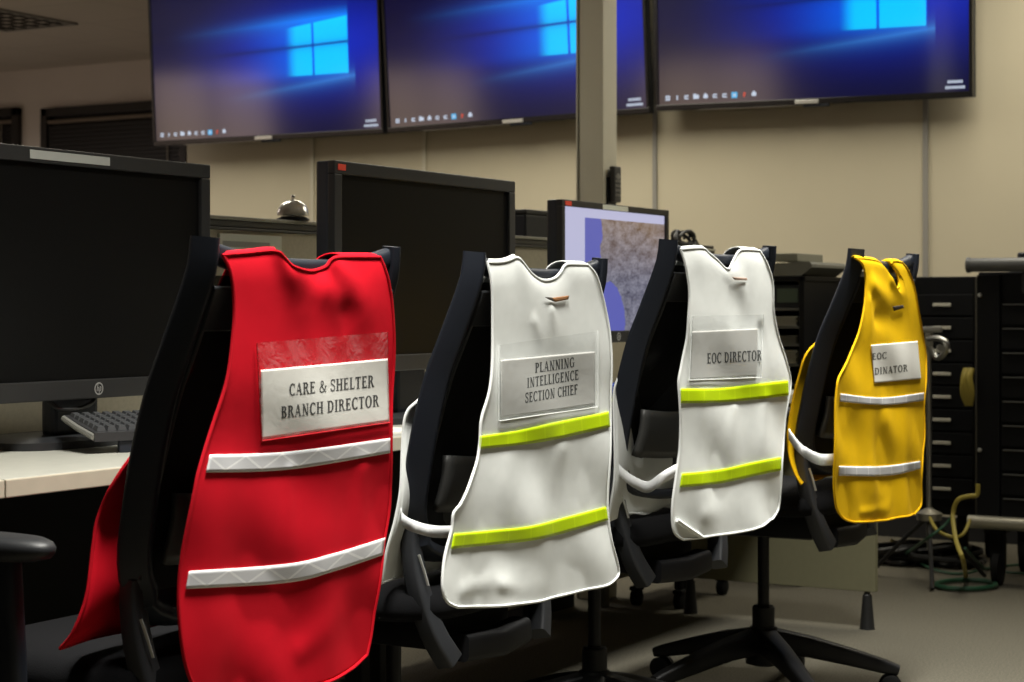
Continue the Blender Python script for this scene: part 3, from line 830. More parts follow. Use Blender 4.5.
wh2 = dict(label='white vest with a planning intelligence section chief badge', cloth='white', pipe='whitepipe', stripmat='limestrip', phase=2.1,
    left=[(489, 262), (491, 282), (492, 310), (492, 351), (489, 390), (481, 418), (479, 444), (475, 466), (461, 502), (453, 513), (451, 530), (443, 564), (442, 589), (447, 602), (457, 607)],
    right=[(589, 264.5), (596, 276), (603, 301), (608.5, 329), (611, 360), (610, 396), (610, 418), (609, 463), (607, 508), (611, 541), (617, 564), (618, 574), (612, 582)],
    bottom=[(457, 607), (500, 606), (547, 599), (597, 587.5), (612, 582)],
    top=[(489, 262), (502, 262), (511, 260), (519, 257.5), (526, 264), (533, 273), (544, 280), (555.6, 278.5), (562.5, 272), (566, 266), (571, 264), (589, 264.5)], neck=(517, 570),
    strips=[([(480, 436), (520, 430), (558, 421.5), (608.5, 411.5)], [(479.5, 449), (520, 445), (558, 439), (610, 427)]),
            ([(454, 533.7), (495, 530), (530.5, 526), (570, 516), (606, 506.6)], [(451, 549), (495, 544.5), (535, 540), (575, 530), (608, 520)])],
    card=[(501, 360), (594.6, 351.5), (594.6, 404.4), (501, 418)], cardmat='cardgrey', ink='ink', vinyl='frosted',
    pocket=[(499, 345), (598, 331), (598, 407), (499, 421)],
    text=[('PLANNING', (535, 373), (575, 367), 10), ('INTELLIGENCE', (527, 388), (579, 379.5), 10), ('SECTION CHIEF', (525, 403), (578, 394), 10)],
    tabs=[('hook_tab', [(551, 298), (569, 295.5), (568, 299.5), (555, 302)], 'tab'), ('loop_tab', [(545, 297), (552, 297.5), (554, 301.5), (549, 299.5)], 'darktab')],
    ridges=[([(520, 262), (528, 300), (530, 330)], .02, .008), ([(550, 310), (553, 335)], .012, .009), ([(533, 322), (540, 342)], .012, .006), ([(500, 585), (540, 592)], .012, .008), ([(560, 450), (550, 500)], .025, .008), ([(460, 590), (520, 575), (560, 590)], .015, .007), ([(515, 450), (500, 520)], .03, .007)],
    front=[(421, 398), (409, 413), (405, 440), (401, 486), (393, 519), (384, 550), (380, 583)], fx=(.225, .25, .255, .265, .275, .285, .285),
    strap=[(459, 531.5, ('y', -.319)), (434, 531.5, ('y', -.235)), (413, 526, ('y', -.205)), (404, 521, ('x', -.262)), (401, 514, ('x', -.264))], strapw=.021)
wh3 = dict(label='white vest reading EOC director on a single line', cloth='white', pipe='whitepipe', stripmat='limestrip', phase=4.0,
    left=[(682, 249), (686, 270), (689, 292), (688, 315), (686, 340), (681, 364.5), (678, 382), (679, 399), (680, 425), (679, 450), (676, 472), (672, 502), (672, 524), (675, 534), (683, 539.5)],
    right=[(760.7, 250.4), (767, 265), (772, 282), (773, 310), (778, 337), (784.4, 357), (790, 379.5), (788, 399.4), (785.6, 412), (783, 440), (781.4, 465), (780, 490), (778, 508), (772, 519)],
    bottom=[(683, 539.5), (704.6, 537), (739.5, 532), (762, 526), (772, 519)],
    top=[(682, 249), (704, 248), (710, 252.5), (719, 260), (729, 269), (734, 262), (740, 251.5), (746, 249.5), (760.7, 250.4)], neck=(705, 744),
    strips=[([(681, 388.5), (720, 388), (755, 384), (788, 380.5)], [(681, 403.5), (720, 402.5), (755, 399.5), (788.5, 395.5)]),
            ([(682, 473.5), (720, 469.5), (750, 463), (781, 457)], [(680, 487.5), (720, 483.5), (752, 476.5), (781, 470.5)])],
    card=[(692, 331.6), (757.5, 328.5), (757, 376), (690, 379.3)], cardmat='cardgrey', ink='ink', vinyl='frosted',
    pocket=[(692.5, 316), (763.5, 314.5), (761, 377.5), (689.5, 380.3)],
    text=[('EOC DIRECTOR', (707, 363.8), (762, 360.5), 10.5)],
    tabs=[('hook_tab', [(732, 277), (747, 278), (747, 280.5), (735, 280)], 'greytab')],
    ridges=[([(729, 270), (748, 288)], .02, .010), ([(700, 255), (706, 300)], .03, .006), ([(742, 290), (750, 320)], .02, .006), ([(760, 330), (764, 380)], .016, -.010), ([(735, 410), (728, 460)], .02, .007), ([(765, 400), (757, 460)], .018, .008), ([(700, 400), (697, 470)], .02, .005), ([(700, 515), (740, 505)], .02, .006)],
    front=[(630, 363), (621, 377), (616, 394), (614.5, 430), (613, 472), (609, 500), (606, 527)], fx=(.225, .25, .26, .265, .275, .285, .285),
    strap=[(676, 470, ('y', -.319)), (662, 478, ('y', -.31)), (648, 487, ('y', -.27)), (634, 482, ('y', -.225)), (621, 472, ('y', -.20)), (615, 464, ('x', -.264))], strapw=.024,
    tie=[(677, 520), (690, 529), (702, 537)])
yel = dict(label='yellow vest with silver bands and a partly hidden coordinator badge', cloth='yellow', pipe='yellowpipe', stripmat='silvercell', phase=5.2,
    left=[(856, 257.6), (862, 264), (865, 277), (864.7, 297), (862, 317), (856, 339), (846, 363), (838, 378.6), (836, 391), (834.6, 413.6), (834, 457), (833.5, 490), (836, 508), (842.7, 518), (853, 522)],
    right=[(903, 262), (910, 275), (914, 288), (917.5, 308), (922, 332), (925.5, 356), (925.5, 376), (924, 398), (924, 435), (921.5, 468), (921, 497), (920, 506), (914, 514)],
    bottom=[(853, 522), (872, 521.5), (886, 520), (905, 516.5), (914, 514)],
    top=[(856, 257.6), (879, 261), (885, 270), (891, 280), (897, 288), (900.5, 285), (898, 274), (893, 263), (896, 261), (903, 262)], neck=(879, 895),
    strips=[([(840.5, 393.5), (881, 397.5), (924, 392.5)], [(840, 401.5), (885, 405), (924, 400.4)]),
            ([(839, 466), (883, 466), (920, 461)], [(839, 475.7), (888, 475.7), (920.5, 468.6)])],
    card=[(871, 345), (917.5, 341), (921, 378.6), (874.6, 383)], cardmat='card', ink='greyink', vinyl='vinyl',
    text=[('EOC', (872, 360), (887, 358.5), 6.5), ('DINATOR', (874.5, 375), (908, 371.3), 7)],
    tabs=[('hook_tab', [(892.5, 306.5), (903, 305), (904, 308), (894, 311)], 'darktab')],
    ridges=[([(872, 285), (888, 300), (902, 298)], .022, .018), ([(890, 280), (905, 295)], .014, .014), ([(876, 318), (896, 322)], .02, -.012), ([(868, 300), (869, 345)], .012, .012), ([(850, 410), (846, 480)], .02, .006), ([(885, 420), (900, 450)], .03, .007), ([(860, 512), (886, 509), (892, 500)], .010, .006)],
    front=[(808, 352), (801, 376), (794, 405), (788, 436), (788, 458), (793, 474), (800, 484)], fx=(.235, .25, .255, .26, .265, .27, .27),
    strap=[(836, 459, ('y', -.319)), (820, 459.5, ('y', -.29)), (806, 453, ('y', -.225)), (796, 444, ('y', -.20)), (789, 434, ('x', -.264))], strapw=.026)
vests = [Vest(c, s) for c, s in zip(CH, (red, wh2, wh3, yel))]
for v in vests: v.build()

# ------------------------------------------------------------------ desk row and partition
DY0, DY1, DZ = 2.07, 2.80, .74
xs = [.75, at(5.5, 490, y=DY0).x, 3.85, 5.56]
dl = ['pale laminate desk at the left edge, mostly outside the picture', 'pale laminate desk under the two large black monitors', 'pale laminate desk under the monitor showing a map']
for i in range(3):
    a, b = xs[i] + .0015, xs[i + 1] - .0015
    t = thing('desk', dl[i], 'desk', (a, DY0, 0), 0, 'desks in a row')
    q = MB(); q.box((0, .004, DZ - .026), (b - a, DY1 - DY0, DZ), .002); q.build('desktop', M['desk'], t, smooth=0)
    q = MB(); q.box((0, 0, DZ - .029), (b - a, .006, DZ - .001), .002); q.build('edge_band', M['deskedge'], t, smooth=0)
    for k, lx in enumerate((.04, b - a - .04)):
        if i == 2 and k == 1: continue
        q = MB(); q.box((lx - .02, .55, .03), (lx + .02, .60, DZ - .026), .004); q.box((lx - .02, .08, .02), (lx + .02, .68, .05), .006); q.box((lx - .02, .1, DZ - .055), (lx + .02, .66, DZ - .026), .004)
        q.build('leg', M['plastic2'], t, smooth=0)
    q = MB(); q.box((.08, .66, .25), (b - a - .08, .68, DZ - .03)); q.build('modesty_panel', M['cab'], t, smooth=0)  # black colour stands in for the deep shade below the desktop
    if i == 2:
        f0, f1 = at(872, 628, x=5.56), at(695, 612, x=5.56)
        yb0 = at(876, 592, x=5.54).y - DY0; z0 = at(876, 592, x=5.54).z
        q = MB(); q.box((b - a - .028, yb0, z0), (b - a, DY1 - DY0, DZ - .026), .002); q.build('end_panel', M['panelgrey'], t, smooth=0)
        for yy in (yb0 + .03, at(690, 612, x=5.54).y - DY0):
            q = MB(); q.lathe([(.024, 0), (.023, .004), (.018, .06), (.014, .105), (.009, .11), (.009, z0 + .002)], (b - a - .014, yy, 0), 16); q.build('levelling_foot', M['blackfoot'], t)
PY0, PY1, PXE = 2.82, 2.88, 6.42
PZ = at(215, 215, y=PY0).z
t = thing('partition_screen', 'beige fabric office partition with dark top rail behind the desks', 'partition', (1.0, PY0, 0))
q = MB(); q.box((0, .006, .08), (PXE - 1.0, .054, PZ - .0335)); q.build('fabric_panel', M['partition'], t, smooth=0)
q = MB(); q.box((0, 0, PZ - .009), (PXE - 1.0, .06, PZ), .002); q.build('top_cap', M['railcap'], t, smooth=0)
q = MB(); q.box((0, .004, PZ - .026), (PXE - 1.0, .056, PZ - .0092), .003); q.box((0, -.001, PZ - .033), (PXE - 1.0, .061, PZ - .027), .002); q.build('rail', M['railgroove'], t, smooth=0)
q = MB()
for x in (.0, 1.5, 3.0, 4.5, PXE - 1.04): q.box((x, .0, 0), (x + .04, .06, PZ - .05), .004)
q.build('post', M['rail'], t, smooth=0)
# small pedestal on casters just past the desk end
p = at(677, 611, z=0)
t = thing('drawer_pedestal', 'black pedestal behind the desk end panel, one caster showing beside the levelling foot', 'pedestal', (p.x + .035, p.y + .01, 0))
q = MB(); q.box((-.02, -.03, .145), (.40, .19, .56), .005); q.build('body', M['cab'], t, smooth=0)
for xx, yy in ((.01, 0), (.36, 0), (.01, .16), (.36, .16)):
    q = MB(); q.lathe([(.020, -.016), (.028, -.012), (.028, .012), (.020, .016)], (xx, yy, .028), 20, 'y'); q.lathe([(.010, .03), (.012, .146)], (xx, yy, 0), 10); q.box((xx - .022, yy - .018, .05), (xx + .022, yy + .018, .064), .004); q.build('caster', M['caster'], t)
# frosted document sleeve pinned to the partition
a, b = at(219, 233, y=PY0), at(281, 254, y=PY0)
q = MB(); q.mi = 0; q.box((a.x, PY0 - .003, b.z - .03), (b.x, PY0 + .0055, a.z), .001); q.mi = 1
q.box((a.x + .01, PY0 - .0036, a.z - .032), (b.x - .05, PY0 - .0031, a.z - .018))
tag(q.build('document_sleeve', [M['label'], M['label2']], smooth=0), 'pale translucent sleeve pinned to the partition below the bell', 'sleeve')
# call bell on the rail
p = at(293, 217, y=PY0 + .03)
t = thing('call_bell', 'chrome call bell standing on the partition rail', 'bell', (p.x, PY0 + .03, PZ))
q = MB(); q.lathe([(.036, 0), (.042, .002), (.042, .006), (.034, .010), (.03, .012)], k=32); q.build('base', M['plastic'], t)
q = MB(); q.lathe([(.030, .014), (.041, .015), (.040, .022), (.037, .032), (.030, .044), (.018, .052), (.006, .054), (.004, .055)], k=32); q.build('dome', M['chrome'], t)
q = MB(); q.lathe([(.003, .054), (.003, .060), (.006, .061), (.006, .065), (.003, .067)], k=14); q.build('button', M['chrome'], t)
# square power pole
p = at(603, 200, y=PY1 + .01); pxl = p.x
w = .105
q = MB(); q.box((pxl, PY1 + .01, 0), (pxl + w, PY1 + .01 + w, CEIL), .003)
pole = struct(q.build('column', M['pole'], smooth=0), 'square beige power pole behind the partition')
q = MB(); q.box((pxl - .004, PY1 + .01 + w - .012, 0), (pxl, PY1 + .01 + w - .008, CEIL)); q.build('groove', M['rail'], pole, smooth=0)
# handset hooked on the pole
a, b = at(612.5, 167, y=PY1 + .01), at(624, 204, y=PY1 + .01)
hx = pxl + .055
t = thing('remote_handset', 'dark remote handset hung on the square pole above the map monitor', 'remote', (hx, PY1 + .01, b.z))
h = a.z - b.z
q = MB(); q.box((-.026, -.030, 0), (.026, -.008, h), .006); q.build('body', M['remote'], t, smooth=0)
q = MB(); q.box((-.032, -.008, -.01), (.032, 0, h * .7), .003); q.build('holder', M['plastic'], t, smooth=0)
q = MB()
for i in range(5):
    for j in range(3): q.box((-.018 + j * .014, -.0315, .02 + i * .016), (-.010 + j * .014, -.029, .029 + i * .016), .001)
q.lathe([(.011, -.032), (.011, -.029)], (0, 0, h * .72), 16, 'y'); q.build('keypad', M['remotekey'], t, smooth=0)

# ------------------------------------------------------------------ monitors
def disc_logo(q, x, y, z, r):
    k = 18
    for a0, a1 in (((r * .78), r),):
        for j in range(k):
            A, B = 2 * PI * j / k, 2 * PI * (j + 1) / k
            q.quad([(x + a0 * math.cos(A), y, z + a0 * math.sin(A)), (x + a1 * math.cos(A), y, z + a1 * math.sin(A)), (x + a1 * math.cos(B), y, z + a1 * math.sin(B)), (x + a0 * math.cos(B), y, z + a0 * math.sin(B))])
    def bar(x0, z0, x1, z1, w=.14):
        dx, dz = x1 - x0, z1 - z0; l = math.hypot(dx, dz); nx, nz = -dz / l * w / 2, dx / l * w / 2
        q.quad([(x + r * a, y, z + r * b) for a, b in ((x0 + nx, z0 + nz), (x0 - nx, z0 - nz), (x1 - nx, z1 - nz), (x1 + nx, z1 + nz))])
    bar(-.45, -.40, -.20, .75); bar(-.33, .18, -.05, .22); bar(-.05, .22, -.15, -.40)
    bar(.02, -.80, .28, .32); bar(.24, .28, .52, .24); bar(.52, .24, .44, -.28); bar(.44, -.28, .14, -.30)
def monitor(name, label, xr, y, zb, w, h, screen, bez=.028, bezb=.036, yaw=0, extras=(), base_y=None):
    t = thing(name, label, 'monitor', (xr - w / 2, y, DZ), yaw, 'monitors on the desks')
    z0, z1 = zb - DZ, zb - DZ + h; W = w / 2
    q = MB(); q.box((-W, .012, z0), (W, .045, z1), .006); q.box((-W * .6, .04, z0 + .06), (W * .6, .085, z1 - .08), .015); q.build('casing', M['casing'], t, smooth=0)
    q = MB()
    for a, b in (((-W, z0), (W, z0 + bezb)), ((-W, z1 - bez), (W, z1)), ((-W, z0 + bezb), (-W + bez, z1 - bez)), ((W - bez, z0 + bezb), (W, z1 - bez))):
        q.box((a[0], -.004, a[1]), (b[0], .014, b[1]), .0025)
    bz = q.build('bezel', M['bezel'], t, smooth=0)
    q = MB(); q.quad([(-W + bez, .004, z0 + bezb), (W - bez, .004, z0 + bezb), (W - bez, .004, z1 - bez), (-W + bez, .004, z1 - bez)], [(0, 0), (1, 0), (1, 1), (0, 1)])
    q.build('screen', M[screen], t, smooth=0)
    q = MB(); q.mi = 0
    disc_logo(q, .0, -.0048, z0 + bezb / 2, .012); q.build('logo', M['silver'], bz, smooth=0)
    q = MB()
    for k in range(4): q.box((W - .07 - .03 * k, -.0055, z0 + bezb / 2 - .003), (W - .055 - .03 * k, -.003, z0 + bezb / 2 + .003), .001)
    q.build('buttons', M['plastic2'], bz, smooth=0)
    q = MB(); q.box((-.06, .05, .02), (.06, .085, z0 + h * .6), .01); q.build('stand_column', M['plastic'], t, smooth=0)
    q = MB(); rows = []
    for g, z in ((.02, .024), (.85, .022), (1, .014), (1, 0), (.02, 0)):
        rows.append([(g * .17 * math.copysign(abs(math.cos(2 * PI * k / 40)) ** .7, math.cos(2 * PI * k / 40)), .09 + g * .10 * math.copysign(abs(math.sin(2 * PI * k / 40)) ** .7, math.sin(2 * PI * k / 40)), z) for k in range(41)])
    q.grid(rows); bmesh.ops.remove_doubles(q.bm, verts=q.bm.verts, dist=.0004); q.build('stand_base', M['plastic2'], t, smooth=50)
    for nm, x0, x1, zz0, zz1, mt, lb in extras:
        q = MB(); q.box((x0, -.0052, z1 - zz0), (x1, -.0038, z1 - zz1), .0004); o = q.build(nm, M[mt], bz, smooth=0)
        if lb: o['label'] = lb
    return t, z0, z1
def top_y(px, py, y): return at(px, py, y=y)
pr = at(209, 165, y=2.41)                      # top right corner of the first monitor
pb = at(214, 391, y=2.41)
la, lb_ = at(28, 147, y=2.41), at(108, 156, y=2.41)
W1 = 2 * (pr.x - at(97, 392, y=2.41).x)
monitor('computer_monitor', 'large black switched-off monitor at far left with a paper strip label on its top bezel', pr.x, 2.41, pb.z, W1, pr.z - pb.z, 'screenoff',
        extras=[('label_strip', la.x - (pr.x - W1 / 2), lb_.x - (pr.x - W1 / 2), .022, .006, 'label2', 'pale printed paper strip')])
pl, pr2 = at(333, 160, y=2.27), at(514, 182, y=2.27); pb2 = at(395, 371, y=2.27)
monitor('computer_monitor', 'black switched-off monitor directly behind the red vest with a small red sticker', pr2.x, 2.27, pb2.z, pr2.x - pl.x, pl.z - pb2.z, 'screenoff',
        extras=[('sticker', -(pr2.x - pl.x) / 2 + .012, -(pr2.x - pl.x) / 2 + .040, .020, .007, 'sticker', 'small red sticker')])
pl, pr3, pb3 = at(561, 199, y=2.40), at(668, 210, y=2.40), at(600, 343, y=2.40)
w3 = pr3.x - pl.x
monitor('computer_monitor', 'lit monitor displaying an aerial map, left of the square pole', pr3.x, 2.40, pb3.z, w3, pl.z - pb3.z, 'mapscreen', bez=.018, bezb=.034,
        extras=[('sticker', -w3 / 2 + .016, -w3 / 2 + .052, .016, .004, 'sticker', 'small red sticker'), ('label_strip', -w3 / 2 + .24, -w3 / 2 + .40, .017, .003, 'label', 'pale label strip')])
# video cable under the first monitor
q = MB(); q.tube([at(48, 401, y=2.44), at(60, 409, y=2.42), at(76, 409, y=2.42), at(90, 404, y=2.44), at(95, 398, y=2.455)], .0045, 8, smooth=6)
tag(q.build('monitor_cable', M['blackcable']), 'short black cable looping below the bezel of the far left monitor', 'cable')
q = MB(); q.tube([at(388, 376, y=2.33), at(398, 371, y=2.33), at(412, 370, y=2.33), at(424, 364, y=2.335)], .004, 8, smooth=6)
tag(q.build('monitor_cable', M['blackcable']), 'short black cable dipping below the monitor behind the red vest', 'cable')

# keyboard, turned with its raised back edge towards the chair
kA, kB = at(72, 434, z=DZ + .04), at(128, 452, z=DZ + .03)
t = thing('keyboard', 'black desktop keyboard propped on its feet in front of the far left monitor', 'keyboard', (2.475, 2.285, DZ), R(-23))
tilt = R(10)
def kp(x, y, z): return (x, y * math.cos(tilt) + z * math.sin(-tilt) * 0, .022 + y * math.sin(tilt) + z)
q = MB(); KW, KD = .42, .135
rows = [[kp(x, y, z) for x in (0, KW)] for y, z in ((0, .0), (0, .016), (KD, .018), (KD, .004), (0, 0))]
q.grid(rows); q.face([q.bm.verts.new(kp(0, y, z)) for y, z in ((0, 0), (0, .016), (KD, .018), (KD, .004))]); q.face([q.bm.verts.new(kp(KW, y, z)) for y, z in ((0, 0), (0, .016), (KD, .018), (KD, .004))])
q.build('case', M['kbd'], t, smooth=0)
q = MB(); q.tube([kp(0, .002, .008), kp(-.003, KD / 2, .010), kp(0, KD, .012)], .006, 8); q.build('rim', M['kbdedge'], t)
q = MB()
for i in range(6):
    for j in range(20):
        x, y = .008 + j * .0203, .008 + i * .0205
        v = [kp(x + a, y + b, .0165) for a, b in ((0, 0), (.0175, 0), (.0175, .019), (0, .019))]
        u = [kp(x + a, y + b, .0245) for a, b in ((.003, .002), (.0145, .002), (.0145, .016), (.003, .016))]
        q.quad(u)
        for k in range(4): q.quad([v[k], v[(k + 1) % 4], u[(k + 1) % 4], u[k]])
q.build('keys', M['key'], t, smooth=0)
for x in (.05, .36):
    q = MB(); q.box((x, .004, 0), (x + .05, .014, .022), .002); q.build('flip_foot', M['plastic'], t, smooth=0)

# small things at the map monitor
p = at(624, 371, y=2.28)
q = MB(); bmesh.ops.create_icosphere(q.bm, subdivisions=4, radius=1)
for v in q.bm.verts:
    a, b, c = v.co
    v.co = Vector((a * .085, b * .05, .026 + c * .026 * (1 + .25 * math.sin(a * 5 + b * 4)) + .010 * math.sin(a * 4) * (c > 0)))
o = q.build('pouch', M['blue'], smooth=180); o.location = (p.x, 2.27, DZ + .012); tag(o, 'crumpled blue cloth pouch lying on a yellow pad by the map monitor', 'pouch')
q = MB(); q.box((-.11, -.075, 0), (.11, .075, .012), .002); o = q.build('notepad', M['limepad'], smooth=0); o.location = (p.x, 2.26, DZ); tag(o, 'yellow green notepad under the blue pouch', 'notepad')
p = at(617, 408, z=DZ)
q = MB(); q.mi = 0; q.box((-.11, -.10, 0), (.13, .10, .004)); q.mi = 1; q.box((-.10, -.06, .0041), (.06, -.045, .0045)); q.box((-.10, -.03, .0041), (.06, -.022, .0045))
o = q.build('paper_stack', [M['card'], M['bluestripe']], smooth=0); o.location = (p.x, p.y + .06, DZ); tag(o, 'white papers with blue print on the desk between the two white vests', 'paper')
p = at(399, 436, z=DZ)
q = MB(); q.box((-.14, -.11, 0), (.14, .11, .003)); o = q.build('paper_sheet', M['card'], smooth=0); o.location = (p.x + .05, p.y + .16, DZ); tag(o, 'white paper sheet on the desk just right of the red vest', 'paper')

# black box beyond the partition, left of the map monitor
a, b = at(515, 214, y=PY1 + .10), at(552, 236, y=PY1 + .10)
q = MB(); q.box((0, 0, 0), (b.x - a.x, .22, a.z - PZ + .20), .006)
t = thing('storage_case', 'black flat-topped case showing above the partition left of the map monitor', 'case', (a.x, PY1 + .06, PZ - .20))
q.build('body', M['plastic'], t, smooth=0); q = MB(); q.box((-.004, -.004, a.z - PZ + .20), (b.x - a.x + .004, .224, a.z - PZ + .215), .004); q.build('lid', M['plastic2'], t, smooth=0)
q = MB(); q.box((-.05, -.02, -(PZ - .20)), (b.x - a.x + .05, .30, -.0005), .004); o = q.build('credenza', M['cab'], smooth=0); o.location = t.location
tag(o, 'dark low cabinet behind the partition carrying the black case', 'cabinet')
# tangle of black cable on the partition top right of the map monitor
p = at(686, 240, y=PY0 + .03)
q = MB(); pts = []
for k in range(60):
    a = k * .52
    pts.append((p.x - .03 + .055 * math.cos(a) * (1 + .35 * math.sin(k * .31)) + .02 * math.sin(k * .11), PY0 + .03 + .022 * math.sin(a * .7 + 1), PZ + .032 + .024 * math.sin(a) + .004 * math.sin(k)))
q.tube(pts, .006, 7, smooth=4); q.tube([(p.x + .0, PY0 + .02, PZ + .03), (p.x + .05, PY0 + .03, PZ + .055), (p.x + .11, PY0 + .03, PZ + .012), (p.x + .16, PY0 + .03, PZ + .008), (p.x + .24, PY0 + .03, PZ + .008)], .006, 7, smooth=6)
tag(q.build('cable_coil', M['blackcable']), 'tangled black cable coil on the partition beside the map monitor', 'cable')

# ------------------------------------------------------------------ screens on the wall
def television(label, pxl_, pyl, pxr, pyr, w=None):
    xf = XW - .16; a, b = at(pxl_, pyl, x=xf), at(pxr, pyr, x=xf)
    W = a.y - b.y; H = W * .575; tilt = R(3.5)
    t = thing('wall_television', label, 'television', (xf, (a.y + b.y) / 2, (a.z + b.z) / 2), 0, 'televisions in a row on the wall')
    roll = math.atan2(b.z - a.z, W)
    # local: x into the wall, y to the left, z up ; tilted so the top leans out
    Rm = Matrix.Rotation(-roll, 3, 'X') @ Matrix.Rotation(-tilt, 3, 'Y')
    def P(x, y, z): return Rm @ Vector((x, y, z))
    def bx(q, a, b, bev=0): q.box(a, b, bev, rot=Rm, piv=(0, 0, 0))
    bz = .016; bb = .026
    q = MB(); bx(q, (.010, -W / 2, 0), (.05, W / 2, H), .006); bx(q, (.05, -W * .32, .10), (.085, W * .32, H * .7), .02); q.build('back_shell', M['plastic'], t, smooth=0)
    q = MB()
    for y0, z0, y1, z1 in ((-W / 2, 0, W / 2, bb), (-W / 2, H - bz, W / 2, H), (-W / 2, bb, -W / 2 + bz, H - bz), (W / 2 - bz, bb, W / 2, H - bz)):
        bx(q, (-.006, y0, z0), (.012, y1, z1), .003)
    be = q.build('bezel', M['tvbezel'], t, smooth=0)
    q = MB(); q.mi = 0
    y0, y1, z0, z1 = W / 2 - bz, -W / 2 + bz, bb, H - bz
    q.quad([P(0, y0, z0), P(0, y1, z0), P(0, y1, z1), P(0, y0, z1)], [(0, 0), (1, 0), (1, 1), (0, 1)])
    sc = q.build('screen', M['wallpaper'], t, smooth=0)
    # taskbar symbols and clock shown on the screen
    zz = bb + .030
    def sq(y, z, a, c, m):
        q.mi = m; q.quad([P(-.001, y + a, z - c), P(-.001, y - a, z - c), P(-.001, y - a, z + c), P(-.001, y + a, z + c)])
    for k in range(10):
        y = y0 - .045 - k * .047; q = MB()
        if k == 0:
            for i in (-1, 1):
                for j in (-1, 1): sq(y + i * .006, zz + j * .006, .005, .005, 0)
        elif k == 1: sq(y, zz, .0035, .010, 0)
        elif k in (2, 5, 6): sq(y, zz + .006, .010, .003, 0); sq(y, zz - .006, .010, .003, 0); sq(y + .008, zz, .003, .006, 0)
        elif k == 3: sq(y, zz, .014, .009, 0); sq(y + .006, zz + .011, .007, .003, 0)
        elif k == 7: sq(y, zz, .014, .013, 1); sq(y, zz, .006, .006, 0)
        elif k == 8: sq(y, zz, .004, .010, 2); sq(y - .004, zz + .006, .004, .003, 2)
        else: sq(y, zz, .011, .008, 0); sq(y, zz + .009, .005, .005, 0)
        q.build('taskbar_icon', [M['icon'], M['iconblue'], M['iconred']], sc, smooth=0)
    q = MB()
    for r_, n_ in ((.012, 7), (-.012, 9)):
        for k in range(n_): sq(y1 + .055 + (n_ / 2 - k) * .0095, zz + r_, .0034, .006, 0)
    q.build('clock_text', M['icon'], sc, smooth=0)
    q = MB(); bx(q, (-.012, -.055, .002), (-.004, .055, .020), .002); q.build('brand_plate', M['silver'], be, smooth=0)
    q = MB(); bx(q, (-.004, -.10, -.012), (.010, .02, .001), .003); q.build('sensor', M['plastic'], be, smooth=0)
    q = MB(); bx(q, (-.002, .06, -.004), (.008, W * .36, .0005), .0015); q.build('lip', M['steel'], be, smooth=0)
    q = MB(); q.box((.05, -.25, H * .2), (.16, .25, H * .24), .004); q.box((.05, -.25, H * .6), (.16, .25, H * .64), .004); q.box((.135, -.3, H * .15), (.16, .3, H * .7), .004); q.build('wall_bracket', M['plastic2'], t, smooth=0)
    return t
television('leftmost of the three wall televisions showing the blue window desktop', 154, 146, 384, 133.5)
television('middle wall television showing the blue desktop, crossed by the square pole', 388, 133, 650, 113)
television('rightmost wall television showing the blue desktop, above the raceway', 656, 111, 973, 97)

# ------------------------------------------------------------------ cabinets, cart and stand at the screen wall
xC = 6.95
ya, yb = at(806, 277, x=xC).y, at(974, 277, x=xC).y; zt, zb = at(900, 277, x=xC).z, at(940, 515, x=xC).z
t = thing('drawer_cabinet', 'black drawer cabinet with pale card slots behind the yellow vest', 'cabinet', (xC, (ya + yb) / 2, 0))
W = ya - yb
q = MB(); q.box((.012, -W / 2, zb), (.5, W / 2, zt), .006); q.build('body', M['cab'], t, smooth=0)
ys = at(912, 300, x=xC).y - (ya + yb) / 2
q = MB(); q.box((0, ys + .006, zb + .01), (.012, W / 2 - .008, zt - .012), .003); q.build('door', M['cab2'], t, smooth=0)
slots = [305 + 23 * k for k in range(9)]
for py in slots:
    zc = at(945, py, x=xC).z; hh = 23 / F * 7.0 / 2 * .93
    q = MB(); q.box((0, -W / 2 + .006, zc - hh), (.012, ys - .004, zc + hh), .003); d = q.build('drawer', M['cab2'], t, smooth=0)
    yc = at(942, py, x=xC).y - (ya + yb) / 2
    q = MB(); q.box((-.006, yc - .035, zc - .006), (0, yc + .035, zc + .007), .002); q.build('card_slot', M['slot'], d, smooth=0)
for yy in (-W / 2 + .06, W / 2 - .06):
    for xx in (.06, .44):
        q = MB(); q.lathe([(.03, -.012), (.042, -.01), (.042, .01), (.03, .012)], (xx, yy, .042), 20, 'y'); q.box((xx - .012, yy - .02, .04), (xx + .012, yy + .02, zb), .003); q.build('caster', M['caster'], t)

xK = 6.60
y1 = at(977, 300, x=xK).y; y0 = y1 - .75; zt, zb = at(990, 272, x=xK).z, at(990, 522, x=xK).z
t = thing('tool_cart', 'black drawer cart on casters with grey push tube at the right edge', 'cart', (xK, (y0 + y1) / 2, 0)); W = .75
q = MB(); q.box((.012, -W / 2, zb), (.5, W / 2, zt), .008); q.build('body', M['cab'], t, smooth=0)
zs = [at(1010, 302.5 + 24.3 * k, x=xK).z for k in range(9)]
ed = at(1000, 300, x=xK).y - (y0 + y1) / 2
q = MB(); q.box((-.004, ed, zb), (.012, W / 2, zt - .01), .003); q.build('corner_post', M['cab2'], t, smooth=0)
for k in range(9):
    z = zs[k]; zz = zs[k + 1] if k < 8 else z - (zs[7] - zs[8])
    q = MB(); q.box((0, -W / 2 + .03, zz + .006), (.012, ed - .004, z - .004), .003); d = q.build('drawer', M['cab2'], t, smooth=0)
    q = MB(); q.box((-.010, -W / 2 + .04, z - .010), (.0, ed - .012, z - .005), .0015); q.build('pull', M['drawerline'], d, smooth=0)
